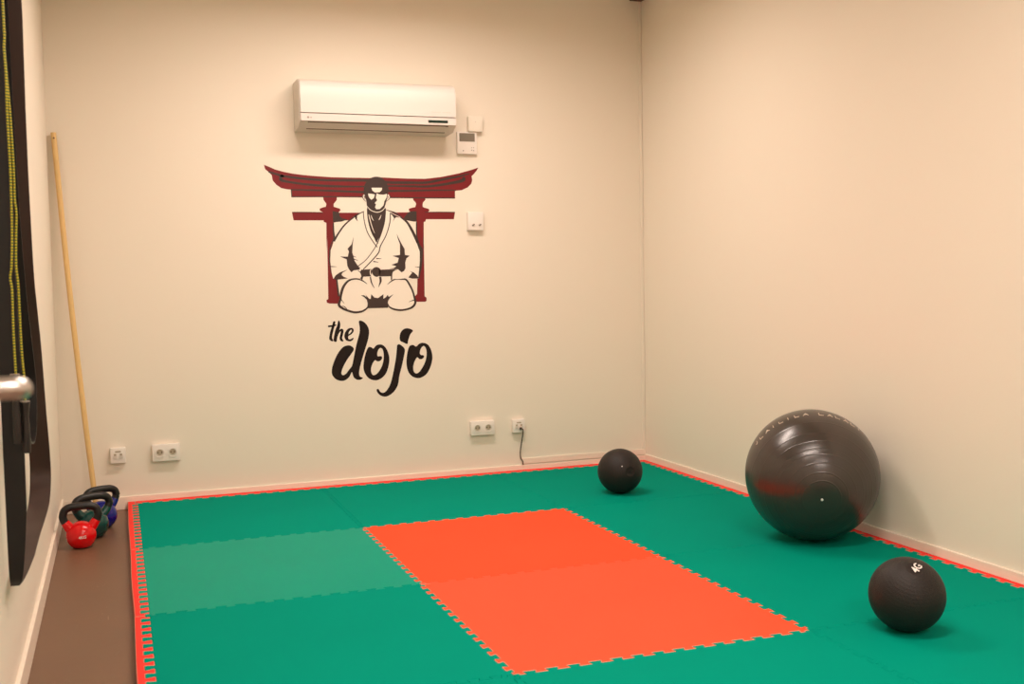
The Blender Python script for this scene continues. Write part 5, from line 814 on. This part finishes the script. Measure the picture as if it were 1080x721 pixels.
slam_ball((2.724, -.879), .1165, 'small black ball near the far corner, behind the red mats', (.03, -.976, .13), '.', 0, (-.31, -.852, .44))  # the white dot is a small highlight painted onto the shell
slam_ball((2.587, -3.231), .1160, 'black ball with a white number, nearest the camera at lower right', (-.16, -.50, .86), '4G', .75, (-.09, -.50, .86))

# gym ball
GR = .2757
gc = Vector((3.0243, -2.12, 0.04 + GR))
gt = thing('exercise_ball', 'large shiny grey exercise ball against the right wall', 'ball', (gc.x, gc.y, ZM + .0004))
cl = Vector((0, 0, GR))
pax = Vector((-.4465, -.8750, -.1874)).normalized()
rot = pax.to_track_quat('Z', 'Y').to_matrix().to_4x4()
prof = []
N_ = 720
ribs = [radians(v) for v in (16, 23, 31, 39, 43, 51, 59, 72, 108, 113, 118, 123, 128, 134, 140, 146, 153, 160)]
for k in range(N_ + 1):
    a = pi * k / N_
    r = GR + sum(.0005 * math.exp(-((a - b) / .0075) ** 2) for b in ribs)
    prof.append((r * sin(a), r * cos(a)))
prof[0] = (0, prof[0][1])
prof[-1] = (0, prof[-1][1])
bm = lathe(prof, 192)
bm.transform(Matrix.Translation(cl) @ rot)
for v in bm.verts:
    if v.co.z < .0012:
        v.co.z = .0004
    if v.co.x > XR - .0135 - gc.x and v.co.z < .05:
        v.co.x = XR - .0135 - gc.x
obj('shell', bm, GYM, gt, smooth='all')
pm = lathe([(0, GR + .004), (.0042, GR + .0034), (.0055, GR + .001), (.0055, GR - .003)], 24)
pm.transform(Matrix.Translation(cl) @ rot)
obj('plug', pm, PLUG, gt, smooth=True)
# raised outline lettering on the band round the plug axis


def glyph(a0, strokes):
    for (u0, v0, u1, v1) in strokes:
        n_ = 5
        pts = []
        for k in range(n_):
            u, v = u0 + (u1 - u0) * k / (n_ - 1), v0 + (v1 - v0) * k / (n_ - 1)
            lon = a0 - u * .030 / GR
            lat = .105 - v * .020 / GR
            q = Vector((cos(lat) * cos(lon), cos(lat) * sin(lon), sin(lat)))
            pts.append(cl + (rot @ q) * (GR + .0008))
        add_tube(bm, pts, .0017, 6)


GL = {'L': [(0, 1, 0, 0), (0, 0, .6, 0)], 'A': [(0, 0, .35, 1), (.35, 1, .7, 0), (.15, .4, .55, .4)], 'I': [(.2, 1, .2, 0)],
      'J': [(.5, 1, .5, .15), (.5, .15, .2, 0)], 'T': [(.3, 1, .3, 0), (0, 1, .6, 1)]}
tv = rot.inverted() @ Vector((.02, 0, 1))
LT = math.atan2(tv.y, tv.x)
for base, word in ((LT - .05, 'LALALI'), (LT + 1.06, 'JLAILILA'), (LT - 1.9, 'JLAILILA'), (LT + 2.9, 'LALALI')):
    bm = bmesh.new()
    for k, ch in enumerate(word):
        glyph(base - k * .125, GL[ch])
    obj('raised_word', bm, GYMTXT, gt, smooth=True)


# ------------------------------------------------------------------ kettlebells
def kettlebell(loc, rz, s_, m, label, txt=None, H=.205, hw=1.0):
    t = thing('kettlebell', label, 'kettlebell', (loc[0], loc[1], 0), (0, 0, rz), 'kettlebells by the wooden pole')
    R = .067 * s_
    zc = .058 * s_
    bm = bmesh.new()
    N_ = 40
    prof = []
    for k in range(N_ + 1):
        a = pi * k / N_
        prof.append((R * sin(a), zc + R * cos(a)))
    prof = [(r, max(z, .004)) for r, z in prof]
    prof[0] = (0, prof[0][1])
    prof = [p for k, p in enumerate(prof) if not (k and p[1] <= .004 and prof[k - 1][1] <= .004)]
    prof.append((0, .004))
    bm = lathe(prof, 48)
    W_ = .088 * hw
    for sg in (-1, 1):
        path = crv([(sg * .024, 0, zc + .018 * s_), (sg * .044, 0, zc + .036 * s_), (sg * .066 * hw, 0, zc + .052 * s_), (sg * .078 * hw, 0, zc + .068 * s_)], 5)
        n_ = len(path)
        add_tube(bm, path, [.026 - .0078 * k / (n_ - 1) for k in range(n_)], 20)
    obj('body', bm, m, t, smooth=True)
    z0 = zc + .066 * s_
    hp = [(-.0775 * hw, 0, z0), (-W_ * .975, 0, z0 + .018), (-W_ * .985, 0, H - .052), (-W_ * .88, 0, H - .031), (-W_ * .60, 0, H - .0195), (-W_ * .25, 0, H - .017), (0, 0, H - .0165)]
    hp = hp + [(-x_, y_, z_) for x_, y_, z_ in hp[::-1][1:]]
    obj('handle', tube(crv(hp, 6), .0172, 20), RUBBER, t, smooth=True)
    fm = lathe([(0, .0), (R * .50, .0), (R * .56, .002), (R * .56, .012), (0, .012)], 32)
    obj('foot', fm, RUBBER, t, smooth=True)
    if txt:
        d = Vector((.0, -1, .02))
        obj('printed_weight', text_on_sphere(txt, .017, Vector((0, 0, zc)), R, d, .05, .0006), TXT_GLINT, t, recalc=False)
    return t


kettlebell((.103, -.795), radians(6), .95, KRED, 'red kettlebell with black handle, nearest of the three', '4KG', H=.203, hw=.84)
kettlebell((.148, -.610), radians(24), 1.05, KGREEN, 'dark green kettlebell with black handle, between the red and the blue one', None, H=.208, hw=.94)
kettlebell((.185, -.415), radians(26), 1.05, KBLUE, 'blue kettlebell with black handle, farthest of the three', None, H=.204, hw=.88)

# ------------------------------------------------------------------ wooden pole
pt = thing('wooden_pole', 'long pale wooden pole leaning in the left corner behind the kettlebells', 'pole', (.158, -.105, 0))
top = Vector((.022, -.022, 1.935)) - Vector((.158, -.105, 0))
path = []
for k in range(25):
    f = k / 24
    p = Vector((0, 0, .002)).lerp(top, f)
    p += Vector((.016, 0, 0)) * (-sin(pi * f) * .6)
    path.append(p)
obj('shaft', tube(path, [.0135] * 24 + [.0130], 18), WOOD, pt, smooth=True)
h_ = path[-1].lerp(path[-2], .35)
bm = bmesh.new()
bmesh.ops.create_cone(bm, cap_ends=True, segments=14, radius1=.0042, radius2=.0042, depth=.0285, matrix=Matrix.Translation(h_) @ Matrix.Rotation(pi / 2, 4, 'X'))
obj('hanging_hole', bm, GAP, pt)


# ------------------------------------------------------------------ things on the left wall
def ribbon(pts, widths, x0s, thick=.004):
    """band whose centre runs through (y, z) and whose width lies along x from the wall."""
    P = crv([(0, y, z) for y, z in pts], 8)
    n_ = len(P)
    m_ = len(pts)
    bm = bmesh.new()
    rows = []
    for i, p in enumerate(P):
        f = i / (n_ - 1) * (m_ - 1)
        j = min(int(f), m_ - 2)
        w_ = widths[j] + (widths[j + 1] - widths[j]) * (f - j)
        a_ = x0s[j] + (x0s[j + 1] - x0s[j]) * (f - j)
        t_ = (P[min(i + 1, n_ - 1)] - P[max(i - 1, 0)]).normalized()
        nn = Vector((0, -t_.z, t_.y)) * thick / 2
        rows.append([bm.verts.new(Vector((a_, p.y, p.z)) + nn), bm.verts.new(Vector((w_, p.y, p.z)) + nn),
                     bm.verts.new(Vector((w_, p.y, p.z)) - nn), bm.verts.new(Vector((a_, p.y, p.z)) - nn)])
    for a_, b_ in zip(rows, rows[1:]):
        for k in range(4):
            bm.faces.new((a_[k], a_[(k + 1) % 4], b_[(k + 1) % 4], b_[k]))
    bm.faces.new(rows[0][::-1])
    bm.faces.new(rows[-1])
    return bm


hk = thing('wall_hook', 'steel wall peg holding the black bands on the left wall', 'hook', (XL, -2.80, 2.52))
obj('peg', tube([(0, 0, 0), (.10, 0, .004), (.115, 0, .02)], .010, 14), STEEL, hk, smooth=True)
obj('base_plate', box(0, .006, -.03, .03, -.04, .04, bevel=.002), STEEL, hk)
bt = thing('resistance_band', 'wide black band loop hanging on the left wall, nearly to the floor', 'band', (0, -2.8, 0))
far = [(-2.80, 2.536), (-2.765, 2.46), (-2.735, 2.30), (-2.71, 2.10), (-2.69, 1.89), (-2.645, 1.66), (-2.60, 1.48), (-2.56, 1.32), (-2.51, 1.19), (-2.42, 1.08), (-2.33, .975), (-2.215, .76), (-2.13, .63), (-2.10, .54), (-2.19, .475), (-2.38, .455), (-2.56, .445), (-2.70, .42), (-2.83, .40), (-2.905, .392)]
fx0 = [.003] * 12 + [.003, .0, .0, .0, .002, .002, .002, .002]
fw_ = [.075] * 5 + [.070, .067, .066, .065, .065, .065, .065, .065, .064, .062, .058, .054, .048, .036, .024]
near = [(-2.905, .392), (-2.935, .44), (-2.945, .60), (-2.95, .9), (-2.945, 1.3), (-2.92, 1.8), (-2.88, 2.2), (-2.84, 2.46), (-2.80, 2.536)]
nw = [.024, .038, .052, .054, .048, .045, .045, .050, .075]
sh = lambda L: [(y + 2.8, z) for y, z in L]
b1 = ribbon(sh(far), fw_, fx0)
obj('far_strand', b1, BAND_LIT, bt, smooth=True)
obj('near_strand', ribbon(sh(near), nw, [.003] * 9), BAND2, bt, smooth=True)
b2 = thing('resistance_band', 'narrow black band loop hanging inside the wide one, behind the rope handles', 'band', (0, -2.8, 0))
inner = [(-2.80, 2.541), (-2.775, 2.46), (-2.76, 2.2), (-2.73, 1.8), (-2.69, 1.4), (-2.62, 1.15), (-2.55, 1.00), (-2.50, .88), (-2.58, .77), (-2.70, .735), (-2.82, .77), (-2.87, .9), (-2.88, 1.3), (-2.87, 1.8), (-2.85, 2.2), (-2.825, 2.46), (-2.80, 2.541)]
obj('loop', ribbon(sh(inner), [.05, .045, .044, .044, .046, .050, .055, .058, .060, .060, .058, .054, .046, .044, .044, .045, .05], [.003] * 17), BAND2, b2, smooth=True)

jr = thing('skipping_rope', 'yellow and green skipping rope with black handles hanging over the black bands', 'skipping rope', (.05, -2.985, 0))
SA = [(.0508, 2.35), (.0508, 1.881), (.0513, 1.7877), (.0491, 1.7595), (.0510, 1.6941), (.0500, 1.5999), (.0515, 1.4582), (.0510, 1.4107), (.0492, 1.3036), (.0447, 1.22), (.0402, 1.189), (.0434, 1.1602), (.0427, 1.0881), (.0425, 1.0279), (.0437, .9482)]
SB = [(.0508, 2.35), (.0508, 1.881), (.0513, 1.7877), (.0493, 1.7595), (.0518, 1.6941), (.0563, 1.5883), (.0586, 1.4583), (.0579, 1.387), (.0605, 1.3513), (.0573, 1.2916), (.0545, 1.2199), (.0575, 1.1719), (.0580, 1.0997), (.0584, 1.0274), (.0598, .9789), (.0622, .9303), (.0622, .8793)]
for S_, yy in ((SA, 0.0), (SB, .006)):
    o_ = obj('rope', tube(crv([(x - .05, yy, z) for x, z in S_], 4), .0027, 8), ROPE, jr, smooth=True)
# the loop at the top goes back over the peg
obj('rope', tube(crv([(.0008, 0, 2.35), (.010, .06, 2.50), (.025, .155, 2.551), (.03, .185, 2.556), (.025, .155, 2.556), (.012, .06, 2.50), (.0012, .006, 2.35)], 6), .0032, 8), ROPE, jr, smooth=True)


def rope_handle(x, z1, z0, yy):
    g = lathe([(0, 0), (.0085, .001), (.0095, .01), (.0088, (z1 - z0) * .5), (.0072, (z1 - z0) * .72), (.0080, (z1 - z0) * .80), (.0115, (z1 - z0) - .004), (.0115, (z1 - z0)), (0, (z1 - z0))], 20)
    g.transform(Matrix.Translation((x, yy, z0)))
    h = obj('rope_handle', g, BLACKP, jr, smooth=True)
    e = lathe([(0, 0), (.0118, 0), (.0118, .0025), (.0, .0025)], 20)
    e.transform(Matrix.Translation((x, yy, z1)))
    obj('end_cap', e, MARK, h)


rope_handle(.0615 - .05, .876, .745, .006)
rope_handle(.0415 - .05, .946, .772, -.004)

# ------------------------------------------------------------------ open door by the camera, with its lever
dt = bpy.data.objects.new('door_1', None)
C.objects.link(dt)
dt['kind'] = 'structure'
dt.location = (.010, -4.12, .01)
ang = math.atan2(.112, .85)
dt.rotation_euler = (0, 0, ang)
# leaf frame: the leaf runs from its hinge towards -y, its inner face looks to +x
obj('door_leaf', box(.0, .040, -.85, 0, 0, 2.08, bevel=.002), DOORM, dt)
lz = 1.064
hd = obj('door_handle', tube(crv([(.040, -.79, lz), (.060, -.79, lz), (.078, -.789, lz), (.0880, -.785, lz - .0005), (.0905, -.774, lz - .002), (.0900, -.74, lz - .004), (.0885, -.69, lz - .008), (.0880, -.676, lz - .009)], 8), .0104, 20), STEEL, dt, smooth=True)
rs = bmesh.new()
bmesh.ops.create_cone(rs, cap_ends=True, segments=32, radius1=.026, radius2=.024, depth=.008, matrix=Matrix.Translation((.044, -.79, lz)) @ Matrix.Rotation(pi / 2, 4, 'Y'))
obj('rosette', rs, STEEL, hd, smooth=True)
